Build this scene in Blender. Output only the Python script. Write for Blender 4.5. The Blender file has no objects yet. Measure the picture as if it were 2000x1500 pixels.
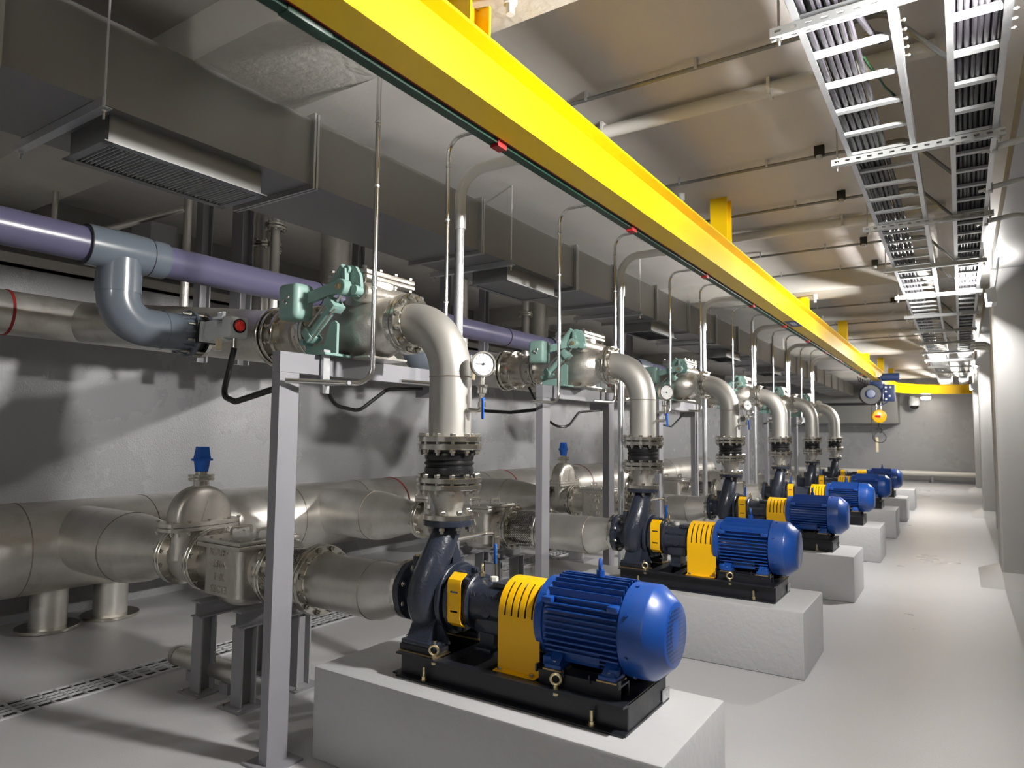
import bpy, bmesh, math, random
from mathutils import Vector as V, Matrix
random.seed(7)
PI = math.pi
SC = bpy.context.scene
COL = SC.collection
S = 2.53          # distance between neighbouring pump lines
Y0 = 2.73         # centre of the nearest pump line
ORD = ['nearest', 'second nearest', 'third nearest', 'fourth nearest', 'second farthest', 'farthest']

# ---------------------------------------------------------------- materials
def lin(*c):
    return tuple(((x / 255) / 12.92 if x / 255 <= .04045 else ((x / 255 + .055) / 1.055) ** 2.4) for x in c) + (1,)

def mat(name, col, rough=.5, metal=0., nscale=6., nvar=.0, bump=0., bscale=40., rvar=0., coat=0., spec=.5, stretch=None, dirt=None, panel=False):
    m = bpy.data.materials.new(name); m.use_nodes = True
    nt = m.node_tree; N = nt.nodes; L = nt.links
    b = N['Principled BSDF']
    b.inputs['Base Color'].default_value = col
    b.inputs['Roughness'].default_value = rough
    b.inputs['Metallic'].default_value = metal
    b.inputs['Specular IOR Level'].default_value = spec
    if coat:
        b.inputs['Coat Weight'].default_value = coat; b.inputs['Coat Roughness'].default_value = .12
    tc = N.new('ShaderNodeTexCoord'); src = tc.outputs['Object']
    if stretch:
        mp = N.new('ShaderNodeMapping'); mp.inputs['Scale'].default_value = stretch
        L.new(src, mp.inputs['Vector']); src = mp.outputs['Vector']
    if nvar or rvar:
        n = N.new('ShaderNodeTexNoise'); n.inputs['Scale'].default_value = nscale; n.inputs['Detail'].default_value = 6
        n.inputs['Roughness'].default_value = .62
        L.new(src, n.inputs['Vector'])
        if nvar:
            r = N.new('ShaderNodeMapRange'); r.inputs['From Min'].default_value = .2; r.inputs['From Max'].default_value = .8
            r.inputs['To Min'].default_value = 1 - nvar; r.inputs['To Max'].default_value = 1 + nvar
            L.new(n.outputs['Fac'], r.inputs['Value'])
            mx = N.new('ShaderNodeMix'); mx.data_type = 'RGBA'; mx.blend_type = 'MULTIPLY'; mx.inputs['Factor'].default_value = 1
            mx.inputs[6].default_value = col
            L.new(r.outputs['Result'], mx.inputs[7]); outc = mx.outputs[2]
            if dirt:
                n3 = N.new('ShaderNodeTexNoise'); n3.inputs['Scale'].default_value = dirt[1]; n3.inputs['Detail'].default_value = 8
                L.new(src, n3.inputs['Vector'])
                r3 = N.new('ShaderNodeMapRange'); r3.inputs['From Min'].default_value = dirt[2]; r3.inputs['From Max'].default_value = dirt[2] + .12
                L.new(n3.outputs['Fac'], r3.inputs['Value'])
                m3 = N.new('ShaderNodeMix'); m3.data_type = 'RGBA'; m3.inputs[7].default_value = dirt[0]
                L.new(r3.outputs['Result'], m3.inputs['Factor']); L.new(outc, m3.inputs[6]); outc = m3.outputs[2]
            L.new(outc, b.inputs['Base Color'])
        if rvar:
            r2 = N.new('ShaderNodeMapRange'); r2.inputs['From Min'].default_value = .15; r2.inputs['From Max'].default_value = .85
            r2.inputs['To Min'].default_value = max(.03, rough - rvar); r2.inputs['To Max'].default_value = rough + rvar
            L.new(n.outputs['Fac'], r2.inputs['Value']); L.new(r2.outputs['Result'], b.inputs['Roughness'])
    if bump:
        n2 = N.new('ShaderNodeTexNoise'); n2.inputs['Scale'].default_value = bscale; n2.inputs['Detail'].default_value = 4
        L.new(src, n2.inputs['Vector'])
        bp = N.new('ShaderNodeBump'); bp.inputs['Strength'].default_value = bump; bp.inputs['Distance'].default_value = .01
        h = n2.outputs['Fac']
        if panel:   # faint formwork joints on the concrete
            sx = N.new('ShaderNodeSeparateXYZ'); L.new(src, sx.inputs[0])
            acc = None
            for ax, per in (('Y', .62), ('Z', 1.25), ('X', .62)):
                v = N.new('ShaderNodeMath'); v.operation = 'DIVIDE'; L.new(sx.outputs[ax], v.inputs[0]); v.inputs[1].default_value = per
                f = N.new('ShaderNodeMath'); f.operation = 'FRACT'; L.new(v.outputs[0], f.inputs[0])
                c = N.new('ShaderNodeMath'); c.operation = 'LESS_THAN'; L.new(f.outputs[0], c.inputs[0]); c.inputs[1].default_value = .012 / per
                if ax == 'X': break
                if acc is None: acc = c
                else:
                    q = N.new('ShaderNodeMath'); q.operation = 'MAXIMUM'; L.new(acc.outputs[0], q.inputs[0]); L.new(c.outputs[0], q.inputs[1]); acc = q
            ad = N.new('ShaderNodeMath'); ad.operation = 'MULTIPLY_ADD'; L.new(acc.outputs[0], ad.inputs[0]); ad.inputs[1].default_value = .35; L.new(h, ad.inputs[2]); h = ad.outputs[0]
        L.new(h, bp.inputs['Height']); L.new(bp.outputs['Normal'], b.inputs['Normal'])
    return m

MT = dict(
    floor=mat('painted floor', lin(178, 178, 180), .32, nscale=.8, nvar=.06, bump=.22, bscale=140, rvar=.10),
    wall=mat('painted wall', lin(152, 153, 156), .27, nscale=1.0, nvar=.04, bump=.28, bscale=85, rvar=.08, panel=True),
    wallup=mat('bare wall', lin(140, 139, 135), .7, nscale=2, nvar=.06, bump=.2, bscale=14),
    ceil=mat('painted ceiling', lin(203, 200, 197), .62, nscale=1.2, nvar=.05, bump=.18, bscale=16, dirt=(lin(194, 190, 184), 1.6, .62)),
    beamc=mat('beam paint', lin(186, 184, 178), .6, nscale=3, nvar=.05, bump=.4, bscale=20),
    column=mat('column paint', lin(176, 176, 176), .45, nscale=2, nvar=.03, bump=.1, bscale=20),
    plinth=mat('plinth paint', lin(178, 179, 181), .42, nscale=3, nvar=.04, bump=.35, bscale=26, rvar=.1),
    ss=mat('stainless pipe', (.72, .70, .66, 1), .40, .9, nscale=5, nvar=.16, rvar=.10, bump=.04, bscale=60, dirt=(.40, .37, .32, 1) and ((.52, .49, .44, 1), 3.2, .60)),
    sscast=mat('cast stainless', (.66, .635, .59, 1), .36, .93, nscale=9, nvar=.12, rvar=.08, bump=.18, bscale=90),
    ssflange=mat('machined flange', (.70, .675, .61, 1), .20, 1, nscale=12, nvar=.07, rvar=.06),
    sspale=mat('pickled pipe', (.42, .41, .385, 1), .50, .7, nscale=4, nvar=.10, rvar=.08, dirt=((.32, .305, .28, 1), 4.0, .62)),
    bolt=mat('bolt steel', (.68, .655, .60, 1), .26, 1),
    weld=mat('weld seam', (.38, .33, .28, 1), .45, 1, nscale=40, nvar=.3),
    red=mat('red primer ring', lin(150, 40, 36), .5),
    blue=mat('motor blue', lin(18, 68, 146), .36, nscale=8, nvar=.05, rvar=.05, coat=.25),
    bluedk=mat('cap blue', lin(14, 88, 184), .4),
    navy=mat('pump navy', lin(38, 44, 57), .30, nscale=20, nvar=.15, bump=.25, bscale=70, coat=.3),
    black=mat('base black', lin(26, 28, 35), .36, nscale=10, nvar=.25, rvar=.12, bump=.06, bscale=60),
    rubber=mat('rubber', lin(22, 22, 24), .32, nscale=14, nvar=.1),
    gasket=mat('gasket', lin(14, 14, 15), .6),
    yellow=mat('guard yellow', lin(242, 186, 0), .38, coat=.15),
    beamy=mat('beam yellow', lin(255, 211, 0), .36, nscale=3, nvar=.03, coat=.15),
    teal=mat('valve teal', lin(124, 154, 147), .42, nscale=12, nvar=.05),
    zinc=mat('yellow zinc', (.72, .62, .38, 1), .32, 1),
    brass=mat('brass', (.62, .47, .24, 1), .4, 1, nscale=20, nvar=.15),
    frame=mat('frame paint', lin(132, 132, 138), .42, nscale=5, nvar=.03),
    steel=mat('dark steel paint', lin(134, 134, 138), .45, nscale=5, nvar=.05),
    galv=mat('galvanised', (.66, .68, .70, 1), .36, .9, nscale=25, nvar=.08, rvar=.08),
    white=mat('white galvanised', lin(186, 190, 191), .4, .2),
    duct=mat('duct sheet', (.27, .27, .262, 1), .45, .75, nscale=2.5, nvar=.06, rvar=.06),
    ductedge=mat('duct collar', (.50, .51, .50, 1), .35, .9),
    grille=mat('grille sheet', (.30, .305, .30, 1), .42, .7),
    slat=mat('slat', lin(196, 198, 198), .4, .2),
    conduit=mat('bright conduit', (.74, .74, .73, 1), .16, 1),
    cconduit=mat('shaded conduit', (.22, .22, .215, 1), .42, .7),  # ceiling conduits: silver steel with its shade put into a darker colour
    purple=mat('purple pvc', lin(88, 86, 112), .28, nscale=4, nvar=.06, stretch=(3, .4, 3)),
    pvc=mat('grey pvc', lin(94, 102, 112), .24, nscale=4, nvar=.03, coat=.3),
    pvcd=mat('dark grey pvc', lin(88, 95, 106), .3),
    pvcw=mat('white pvc', lin(214, 213, 206), .42, nscale=2, nvar=.03),
    actw=mat('actuator grey', lin(186, 190, 190), .4),
    redk=mat('indicator red', lin(214, 40, 34), .3),
    cable=mat('cable black', lin(40, 38, 43), .38, nscale=5, nvar=.06),
    cableb=mat('hose black', lin(18, 18, 19), .35),
    cableg=mat('cable green', lin(36, 70, 42), .45),
    green=mat('rail green', lin(18, 58, 44), .45),
    redrail=mat('rail red', lin(150, 28, 30), .45),
    dial=mat('dial white', lin(205, 206, 205), .4),
    ink=mat('dial ink', lin(20, 20, 22), .5),
    sblue=mat('sign blue', lin(40, 66, 140), .4),
    swhite=mat('sign white', lin(226, 230, 236), .5),
    hoist=mat('hoist blue', lin(40, 58, 100), .4),
    tan=mat('tag cream', lin(228, 214, 180), .6),
    grate=mat('grating steel', (.62, .63, .65, 1), .36, .35),
    dark=mat('dark gap', lin(20, 20, 21), .8),
)
def emit(name, col, st):
    m = bpy.data.materials.new(name); m.use_nodes = True
    b = m.node_tree.nodes['Principled BSDF']
    b.inputs['Base Color'].default_value = col; b.inputs['Emission Color'].default_value = col; b.inputs['Emission Strength'].default_value = st
    return m
MT['lamp'] = emit('lamp lens', (1, .93, .82, 1), 6)

def grille_mat():
    # blue fan cover whose end face is pierced by a square grid of small dark holes
    m = MT['blue'].copy(); m.name = 'fan cover blue'
    nt = m.node_tree; N = nt.nodes; L = nt.links; b = N['Principled BSDF']
    prev = b.inputs['Base Color'].links[0].from_socket
    tc = N.new('ShaderNodeTexCoord'); sp = N.new('ShaderNodeSeparateXYZ'); L.new(tc.outputs['Object'], sp.inputs[0])
    def M(op, a, bb=None):
        n = N.new('ShaderNodeMath'); n.operation = op
        for i, q in enumerate((a, bb)):
            if q is None: continue
            if isinstance(q, (int, float)): n.inputs[i].default_value = q
            else: L.new(q, n.inputs[i])
        return n.outputs[0]
    y = sp.outputs['Y']; z = M('SUBTRACT', sp.outputs['Z'], GZ)
    cell = .0165
    def hole(q):
        f = M('FRACT', M('ADD', M('DIVIDE', q, cell), 100.5))
        return M('LESS_THAN', M('ABSOLUTE', M('SUBTRACT', f, .5)), .33)
    r = M('SQRT', M('ADD', M('MULTIPLY', y, y), M('MULTIPLY', z, z)))
    mask = M('MULTIPLY', M('MULTIPLY', hole(y), hole(z)), M('MULTIPLY', M('LESS_THAN', r, .112), M('GREATER_THAN', sp.outputs['X'], GX)))
    inner = M('MULTIPLY', M('LESS_THAN', M('ABSOLUTE', y), .034), M('LESS_THAN', M('ABSOLUTE', z), .052))
    mask = M('MULTIPLY', mask, M('SUBTRACT', 1.0, inner))
    mx = N.new('ShaderNodeMix'); mx.data_type = 'RGBA'; L.new(mask, mx.inputs['Factor']); L.new(prev, mx.inputs[6])
    mx.inputs[7].default_value = lin(10, 16, 34)
    L.new(mx.outputs[2], b.inputs['Base Color'])
    return m

# ---------------------------------------------------------------- mesh builder
def frame(d):
    d = V(d).normalized()
    h = V((0, 0, 1)) if abs(d.z) < .9 else V((1, 0, 0))
    u = h.cross(d).normalized(); return u, d.cross(u), d

def fillet(pts, r, n=6):
    pts = [V(p) for p in pts]; out = [pts[0]]
    for i in range(1, len(pts) - 1):
        a, b, c = pts[i - 1], pts[i], pts[i + 1]
        u = (a - b); w = (c - b); lu, lw = u.length, w.length; u.normalize(); w.normalize()
        ang = u.angle(w)
        if ang > PI - .02: out.append(b); continue
        rr = r[i - 1] if isinstance(r, (list, tuple)) else r
        t = min(rr / math.tan(ang / 2), lu * .49, lw * .49); rr = t * math.tan(ang / 2)
        cen = b + (u + w).normalized() * (rr / math.sin(ang / 2))
        p0, p1 = b + u * t, b + w * t
        a0, a1 = p0 - cen, p1 - cen
        tot = a0.angle(a1); ax = a0.cross(a1).normalized()
        for k in range(n + 1):
            out.append(cen + Matrix.Rotation(tot * k / n, 3, ax) @ a0)
    out.append(pts[-1]); return out

class MB:
    """collects shapes; obj() links them as ONE mesh object"""
    def __init__(s, oy=0.): s.v = []; s.f = []; s.oy = oy
    def add(s, vs, fs):
        o = len(s.v); s.v += [V(p) for p in vs]; s.f += [tuple(i + o for i in f) for f in fs]; return s
    def bm(s, bm):
        bm.verts.ensure_lookup_table(); bm.verts.index_update()
        s.add([v.co.copy() for v in bm.verts], [[v.index for v in f.verts] for f in bm.faces]); bm.free(); return s
    def box(s, x0, x1, y0, y1, z0, z1, b=0., seg=2):
        vs = [(x, y, z) for x in (x0, x1) for y in (y0, y1) for z in (z0, z1)]
        fs = [(0, 1, 3, 2), (4, 6, 7, 5), (0, 4, 5, 1), (2, 3, 7, 6), (0, 2, 6, 4), (1, 5, 7, 3)]
        if not b: return s.add(vs, fs)
        bm = bmesh.new(); bv = [bm.verts.new(p) for p in vs]
        for f in fs: bm.faces.new([bv[i] for i in f])
        bmesh.ops.recalc_face_normals(bm, faces=bm.faces)
        bmesh.ops.bevel(bm, geom=list(bm.edges), offset=b, segments=seg, profile=.5, affect='EDGES')
        return s.bm(bm)
    def obox(s, p, q, w, h, upv=(0, 0, 1), b=0.):
        """bar from p to q, w wide, h high"""
        p, q = V(p), V(q); d = (q - p); l = d.length; d.normalize()
        side = d.cross(V(upv)).normalized(); up = side.cross(d)
        t = MB(); t.box(0, l, -w / 2, w / 2, -h / 2, h / 2, b)
        return s.add([p + d * a.x + side * a.y + up * a.z for a in t.v], t.f)
    def lathe(s, prof, p, d, seg=32, closed=False):
        u, w, d = frame(d); p = V(p); vs = []; fs = []
        n = len(prof)
        for t, r in prof:
            for k in range(seg):
                a = 2 * PI * k / seg
                vs.append(p + d * t + (u * math.cos(a) + w * math.sin(a)) * r)
        for i in range(n if closed else n - 1):
            j = (i + 1) % n
            for k in range(seg):
                k2 = (k + 1) % seg
                fs.append((i * seg + k, i * seg + k2, j * seg + k2, j * seg + k))
        return s.add(vs, fs)
    def cyl(s, p, q, r, seg=20, r2=None, ch=0.):
        p, q = V(p), V(q); l = (q - p).length; r2 = r if r2 is None else r2
        if ch: pr = [(0, 0), (0, r - ch), (ch, r), (l - ch, r2), (l, r2 - ch), (l, 0)]
        else: pr = [(0, 0), (0, r), (l, r2), (l, 0)]
        return s.lathe(pr, p, q - p, seg)
    def ring(s, p, d, R, t, rin, seg=40, ch=.003):
        return s.lathe([(0, rin), (0, R - ch), (ch, R), (t - ch, R), (t, R - ch), (t, rin)], p, d, seg, True)
    def torus(s, p, d, R, r, seg=28, m=10, a0=0, a1=2 * PI):
        u, w, d = frame(d); p = V(p)
        full = abs(a1 - a0 - 2 * PI) < 1e-6
        pts = [p + (u * math.cos(a0 + (a1 - a0) * k / seg) + w * math.sin(a0 + (a1 - a0) * k / seg)) * R for k in range(seg + (0 if full else 1))]
        return s.sweep(pts, [r] * len(pts), m, loop=full)
    def sweep(s, pts, rad, seg=12, loop=False, caps=True, sq=None):
        pts = [V(p) for p in pts]; n = len(pts); vs = []; fs = []
        def tan(i):
            if loop: return (pts[(i + 1) % n] - pts[i - 1]).normalized()
            if i == 0: return (pts[1] - pts[0]).normalized()
            if i == n - 1: return (pts[-1] - pts[-2]).normalized()
            return ((pts[i + 1] - pts[i]).normalized() + (pts[i] - pts[i - 1]).normalized()).normalized()
        t0 = tan(0); u, w, _ = frame(t0)
        for i in range(n):
            t = tan(i)
            if i:
                q = t0.rotation_difference(t); u = q @ u; w = q @ w; t0 = t
            r = rad[i]
            for k in range(seg):
                a = 2 * PI * k / seg
                vs.append(pts[i] + (u * math.cos(a) + w * math.sin(a)) * r)
        for i in range(n if loop else n - 1):
            j = (i + 1) % n
            for k in range(seg):
                k2 = (k + 1) % seg; fs.append((i * seg + k, i * seg + k2, j * seg + k2, j * seg + k))
        if caps and not loop:
            fs.append(tuple(range(seg))[::-1]); fs.append(tuple((n - 1) * seg + k for k in range(seg)))
        return s.add(vs, fs)
    def tube(s, pts, r, seg=12, fil=None, fn=6, caps=True):
        if fil: pts = fillet(pts, fil, fn)
        return s.sweep(pts, [r] * len(pts), seg, caps=caps)
    def prism(s, poly, ax, a, b):
        n = len(poly)
        def P(q, t): return {'x': (t, q[0], q[1]), 'y': (q[0], t, q[1]), 'z': (q[0], q[1], t)}[ax]
        vs = [P(q, a) for q in poly] + [P(q, b) for q in poly]
        fs = [tuple(range(n))[::-1], tuple(range(n, 2 * n))] + [(i, (i + 1) % n, n + (i + 1) % n, n + i) for i in range(n)]
        return s.add(vs, fs)
    def sheet(s, grid, holes, th):
        """grid[i][j] points; cells in holes are left open; made th thick"""
        bm = bmesh.new(); g = [[bm.verts.new(p) for p in row] for row in grid]
        for i in range(len(g) - 1):
            for j in range(len(g[0]) - 1):
                if (i, j) not in holes: bm.faces.new((g[i][j], g[i + 1][j], g[i + 1][j + 1], g[i][j + 1]))
        bmesh.ops.delete(bm, geom=[v for v in bm.verts if not v.link_faces], context='VERTS')
        bmesh.ops.recalc_face_normals(bm, faces=bm.faces)
        bmesh.ops.solidify(bm, geom=list(bm.faces), thickness=th)
        return s.bm(bm)
    def mesh(s, name, m, org=(0, 0, 0), ang=32):
        org = V(org)
        me = bpy.data.meshes.new(name)
        off = V((0, s.oy, 0)) - org
        me.from_pydata([v + off for v in s.v], [], s.f)
        bm = bmesh.new(); bm.from_mesh(me)
        bmesh.ops.remove_doubles(bm, verts=bm.verts, dist=2e-5)
        bmesh.ops.dissolve_degenerate(bm, edges=bm.edges, dist=1e-6)
        bmesh.ops.recalc_face_normals(bm, faces=bm.faces)
        bm.to_mesh(me); bm.free()
        me.materials.append(m)
        me.polygons.foreach_set('use_smooth', [True] * len(me.polygons))
        me.set_sharp_from_angle(angle=math.radians(ang))
        me.update(); return me

def tag(o, label=None, cat=None, group=None, kind=None):
    if label: o['label'] = label
    if cat: o['category'] = cat
    if group: o['group'] = group
    if kind: o['kind'] = kind
    return o

class Thing:
    """an Empty at the thing's base that parents its parts"""
    def __init__(s, name, label, cat, loc, group=None):
        s.loc = V(loc)
        s.e = bpy.data.objects.new(name, None); s.e.empty_display_size = .1
        s.e.location = s.loc; COL.objects.link(s.e); tag(s.e, label, cat, group)
    def part(s, name, mb, m, parent=None, label=None, ang=32):
        o = bpy.data.objects.new(name, mb.mesh(name, m, s.loc, ang)); COL.objects.link(o)
        o.parent = parent or s.e
        if label: o['label'] = label
        return o
    def place(s, name, me, at, d=None, parent=None, rot=None):
        """a part that shares mesh data, put at a point and turned so its z axis follows d"""
        o = bpy.data.objects.new(name, me); COL.objects.link(o); o.parent = parent or s.e
        o.location = V(at) - s.loc
        if d is not None: o.rotation_euler = V((0, 0, 1)).rotation_difference(V(d).normalized()).to_euler()
        if rot is not None: o.rotation_euler = rot
        return o
    def bolts(s, c, d, R, n, me, a0=None, name='bolt', parent=None):
        u, w, d = frame(d); c = V(c)
        for k in range(n):
            a = 2 * PI * (k + .5) / n if a0 is None else a0 + 2 * PI * k / n
            s.place(name, me, c + (u * math.cos(a) + w * math.sin(a)) * R, d, parent)

def single(name, mb, m, label, cat, loc=(0, 0, 0), group=None, kind=None, ang=32):
    o = bpy.data.objects.new(name, mb.mesh(name, m, loc, ang)); o.location = loc; COL.objects.link(o)
    return tag(o, label, cat, group, kind)

def dup(root, dy, label, skip=(), dx=0., dz=0.):
    r = root.copy(); COL.objects.link(r); r.location = root.location + V((dx, dy, dz)); r['label'] = label
    def kids(a, b):
        for ch in list(a.children):
            if ch.name.split('.')[0] in skip: continue
            c = ch.copy(); COL.objects.link(c); c.parent = b; kids(ch, c)
    kids(root, r); return r

def hexbolt(l, head=.013, hh=.012, shank=.008, stub=.01):
    """hex head, shank, hex nut and thread end in one turned shape, centred on z=0"""
    a = l / 2
    return MB().lathe([(-a - hh, 0), (-a - hh, head * .92), (-a - hh + .002, head), (-a, head), (-a, shank), (a, shank), (a, head), (a + hh - .002, head), (a + hh, head * .9),
                       (a + hh, shank * .95), (a + hh + stub, shank * .9), (a + hh + stub, 0)], (0, 0, 0), (0, 0, 1), 6).mesh('bolt', MT['bolt'], ang=20)
BOLT = hexbolt(.062)
BOLTW = hexbolt(.066, .016, .015, .010, .012)
BOLTS = hexbolt(.030, .009, .007, .006, .004)
CAPB = MB().lathe([(0, 0), (0, .011), (.009, .011), (.011, .009), (.011, 0)], (0, 0, 0), (0, 0, 1), 6).mesh('bolt', MT['bolt'], ang=20)
CAPN = MB().lathe([(0, 0), (0, .011), (.009, .011), (.011, .009), (.011, 0)], (0, 0, 0), (0, 0, 1), 6).mesh('bolt', MT['navy'], ang=20)

def text_mb(txt, size, ext, at, right, up, oy=0.):
    """raised lettering as mesh; the text is centred at a point"""
    cu = bpy.data.curves.new('t', 'FONT'); cu.body = txt; cu.size = size; cu.extrude = ext; cu.align_x = 'CENTER'; cu.align_y = 'CENTER'; cu.resolution_u = 3
    o = bpy.data.objects.new('t', cu); COL.objects.link(o)
    dg = bpy.context.evaluated_depsgraph_get(); me = bpy.data.meshes.new_from_object(o.evaluated_get(dg))
    right, up = V(right).normalized(), V(up).normalized(); nn = right.cross(up); at = V(at)
    mb = MB(oy); mb.add([at + right * v.co.x + up * v.co.y + nn * v.co.z for v in me.vertices], [tuple(p.vertices) for p in me.polygons])
    bpy.data.objects.remove(o); bpy.data.curves.remove(cu); bpy.data.meshes.remove(me)
    return mb
# ================================================================ ONE PUMP LINE (built once, then copied)
AX = .79          # pump shaft height
SZ = .75          # suction pipe height
DZ = 2.185        # discharge pipe height
PX = -2.18        # discharge stack x
GZ, GX = AX - .44, .15   # fan cover: shaft height and end-face x seen from the pump set base
LINE = {}         # key -> list of the six roots
def B(): return MB(Y0)

# ---------------------------------------------------------------- pump set
def build_pump():
    t = Thing('pump_set', '', 'pump', (-1.15, Y0, .44), 'blue motor pump sets in a row')
    LOC = t.loc
    # base frame of black channels
    m = B()
    for s in (-1, 1):
        ya, yb = (-.205, -.197) if s < 0 else (.197, .205)
        pr = [(-.245, .44), (-.245, .449), (-.204, .452), (-.204, .543), (-.245, .546), (-.245, .555), (-.196, .555), (-.196, .44)]
        m.prism([(-y if s > 0 else y, z) for y, z in pr], 'x', -2.29, -1.115)
    for x in (-1.123, -2.0, -1.56):
        m.box(x, x + .008, -.2, .2, .442, .553)
    m.box(-2.29, -2.282, -.2, .2, .442, .553)
    m.box(-1.2, -1.115, -.2, .2, .547, .5555); m.box(-1.2, -1.11, -.235, .235, .44, .449)
    m.box(-1.86, -1.80, -.2, .2, .5, .553); m.box(-2.05, -1.99, -.2, .2, .547, .5552)
    m.box(-2.33, -2.28, -.22, .22, .44, .448)
    base = t.part('base_frame', m, MT['black'])
    m = B()
    for s in (-1, 1):
        m = B(); m.box(-2.295, -2.06, s * .17 - .055, s * .17 + .055, .556, .562)
        t.part('shim_plate', m, MT['brass'])
        m = B(); m.box(-2.29, -2.07, s * .17 - .05, s * .17 + .05, .562, .592, .004)
        t.part('pump_pad', m, MT['black'])
    # anchor bolts and eye bolts
    ab = MB().lathe([(0, 0), (0, .016), (.004, .016), (.004, .0125), (.017, .0125), (.019, .008), (.06, .007), (.06, 0)], (0, 0, 0), (0, 0, 1), 6).mesh('anchor_bolt', MT['zinc'], ang=20)
    for x in (-2.13, -1.26):
        for y in (-.225, .225): t.place('anchor_bolt', ab, (x, Y0 + y, .449))
    eb = MB().torus((0, 0, .034), (0, 1, 0), .021, .006, 24, 8).cyl((0, 0, -.004), (0, 0, .012), .011, 12).cyl((0, 0, -.03), (0, 0, -.014), .011, 6).cyl((0, 0, -.03), (0, 0, .01), .006, 8).mesh('eye_bolt', MT['zinc'])
    for x, y in ((-2.075, -.222), (-1.425, -.222), (-1.82, .21), (-1.3, .222)):
        t.place('eye_bolt', eb, (x, Y0 + y, .559), rot=(0, 0, .35))
    m = B(); m.box(-1.112, -1.107, .15, .235, .452, .5, .002); m.cyl((-1.113, .205, .474), (-1.1045, .205, .474), .011, 12)
    t.part('earth_lug', m, MT['galv'])
    # volute: scroll sweep that leaves on the near side and rises to the flange
    pts = []; rad = []
    for k in range(27):
        f = k / 26; th = math.radians(25 + 245 * f); Rc = .118 + .020 * f
        pts.append((-2.215, math.sin(th) * Rc, AX + math.cos(th) * Rc)); rad.append(.048 + .034 * f)
    for y, z, r in ((-.138, .05, .081), (-.128, .10, .080), (-.108, .16, .076), (-.075, .225, .074), (-.036, .285, .071), (-.008, .325, .070), (0, .352, .071)):
        pts.append((-2.215 + (.035 if z > .2 else .035 * z / .2), y, AX + z)); rad.append(r)
    m = B(); m.sweep(pts, rad, 20)
    m.lathe([(-.20, 0), (-.20, .095), (-.10, .10), (-.085, .135), (.07, .142), (.09, .13), (.09, 0)], (-2.2, 0, AX), (1, 0, 0), 40)
    m.ring((PX, 0, 1.138), (0, 0, 1), .128, .027, .06)
    m.ring((-2.41, 0, AX), (1, 0, 0), .15, .032, .06)
    m.lathe([(0, 0), (0, .1), (.022, .1), (.022, 0)], (-2.405, 0, AX), (1, 0, 0), 32)
    m.prism([(.02, .93), (.10, .86), (.12, .90), (.03, 1.10)], 'x', -2.215, -2.165)
    m.cyl((-2.285, -.105, .895), (-2.285, -.105, .985), .024, 16)
    vol = t.part('volute_casing', m, MT['navy'])
    m = B(); m.cyl((-2.285, -.105, .985), (-2.285, -.105, .993), .017, 6, ch=.002)
    t.part('plug', m, MT['brass'])
    for s in (-1, 1):
        m = B(); m.prism([(s * .215, .592), (s * .125, .592), (s * .075, .70), (s * .125, .72), (s * .165, .68)], 'x', -2.262, -2.13)
        m.box(-2.285, -2.085, s * .17 - .046, s * .17 + .046, .592, .612, .004)
        m.prism([(-2.13, .6), (-2.06, .6), (-2.11, .70), (-2.14, .72)], 'y', s * .125 - .008, s * .125 + .008)
        t.part('casing_foot', m, MT['navy'])
        for x in (-2.27, -2.1): t.place('bolt', CAPB, (x, Y0 + s * .185, .612))
    # back cover and bearing bracket
    m = B()
    m.lathe([(0, 0), (0, .168), (.004, .172), (.022, .172), (.026, .168), (.026, .125), (.05, .12), (.05, 0)], (-2.125, 0, AX), (1, 0, 0), 40)
    for k in range(8):
        a = 2 * PI * (k + .5) / 8; c, q = math.cos(a), math.sin(a)
        m.obox((-2.09, c * .14, AX + q * .14), (-2.035, c * .14, AX + q * .14), .03, .03, b=.005)
    m.lathe([(0, 0), (0, .16), (.02, .158), (.02, .112), (.075, .105), (.11, .10), (.11, 0)], (-2.08, 0, AX), (1, 0, 0), 36)
    for a in (.6, 2.2, 3.9, 5.5):
        c, q = math.cos(a), math.sin(a)
        m.obox((-2.07, c * .125, AX + q * .125), (-1.98, c * .10, AX + q * .10), .03, .05, b=.004)
    t.part('back_cover', m, MT['navy'])
    t.bolts((-2.036, Y0, AX), (1, 0, 0), .14, 8, CAPN)
    m = B()
    m.lathe([(0, 0), (0, .132), (.014, .134), (.02, .128), (.02, .108), (.05, .104), (.19, .10), (.2, .112), (.222, .112), (.226, .108), (.226, 0)], (-1.985, 0, AX), (1, 0, 0), 36)
    m.box(-1.95, -1.80, -.082, .082, AX - .125, AX + .02, .012)
    m.prism([(-1.985, .70), (-1.93, .66), (-1.93, .60), (-1.85, .60), (-1.85, .68), (-1.8, .7)], 'y', -.06, .06)
    m.box(-1.93, -1.84, -.10, .10, .585, .605, .003)
    m.box(-1.86, -1.77, -.06, .06, AX + .09, AX + .112, .004)
    m.lathe([(0, 0), (0, .03), (.006, .034), (.016, .03), (.018, 0)], (-1.875, -.085, AX - .015), (0, -1, 0), 20)
    bh = t.part('bearing_housing', m, MT['navy'])
    t.part('cast_lettering', text_mb('DAE-YOUNG', .030, .0022, (-1.885, -.1015, AX + .052), (1, 0, 0), (0, .22, 1), Y0), MT['navy'], bh)
    m = B(); m.torus((-1.965, 0, AX + .155), (1, .6, 0), .02, .006, 20, 8); m.cyl((-1.965, 0, AX + .118), (-1.965, 0, AX + .138), .014, 12)
    t.part('eye_bolt', m, MT['zinc'])
    m = B(); m.cyl((-1.90, .01, AX + .1), (-1.90, .01, AX + .122), .02, 6, ch=.002)
    t.part('oil_plug', m, MT['pvcw'])
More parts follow.
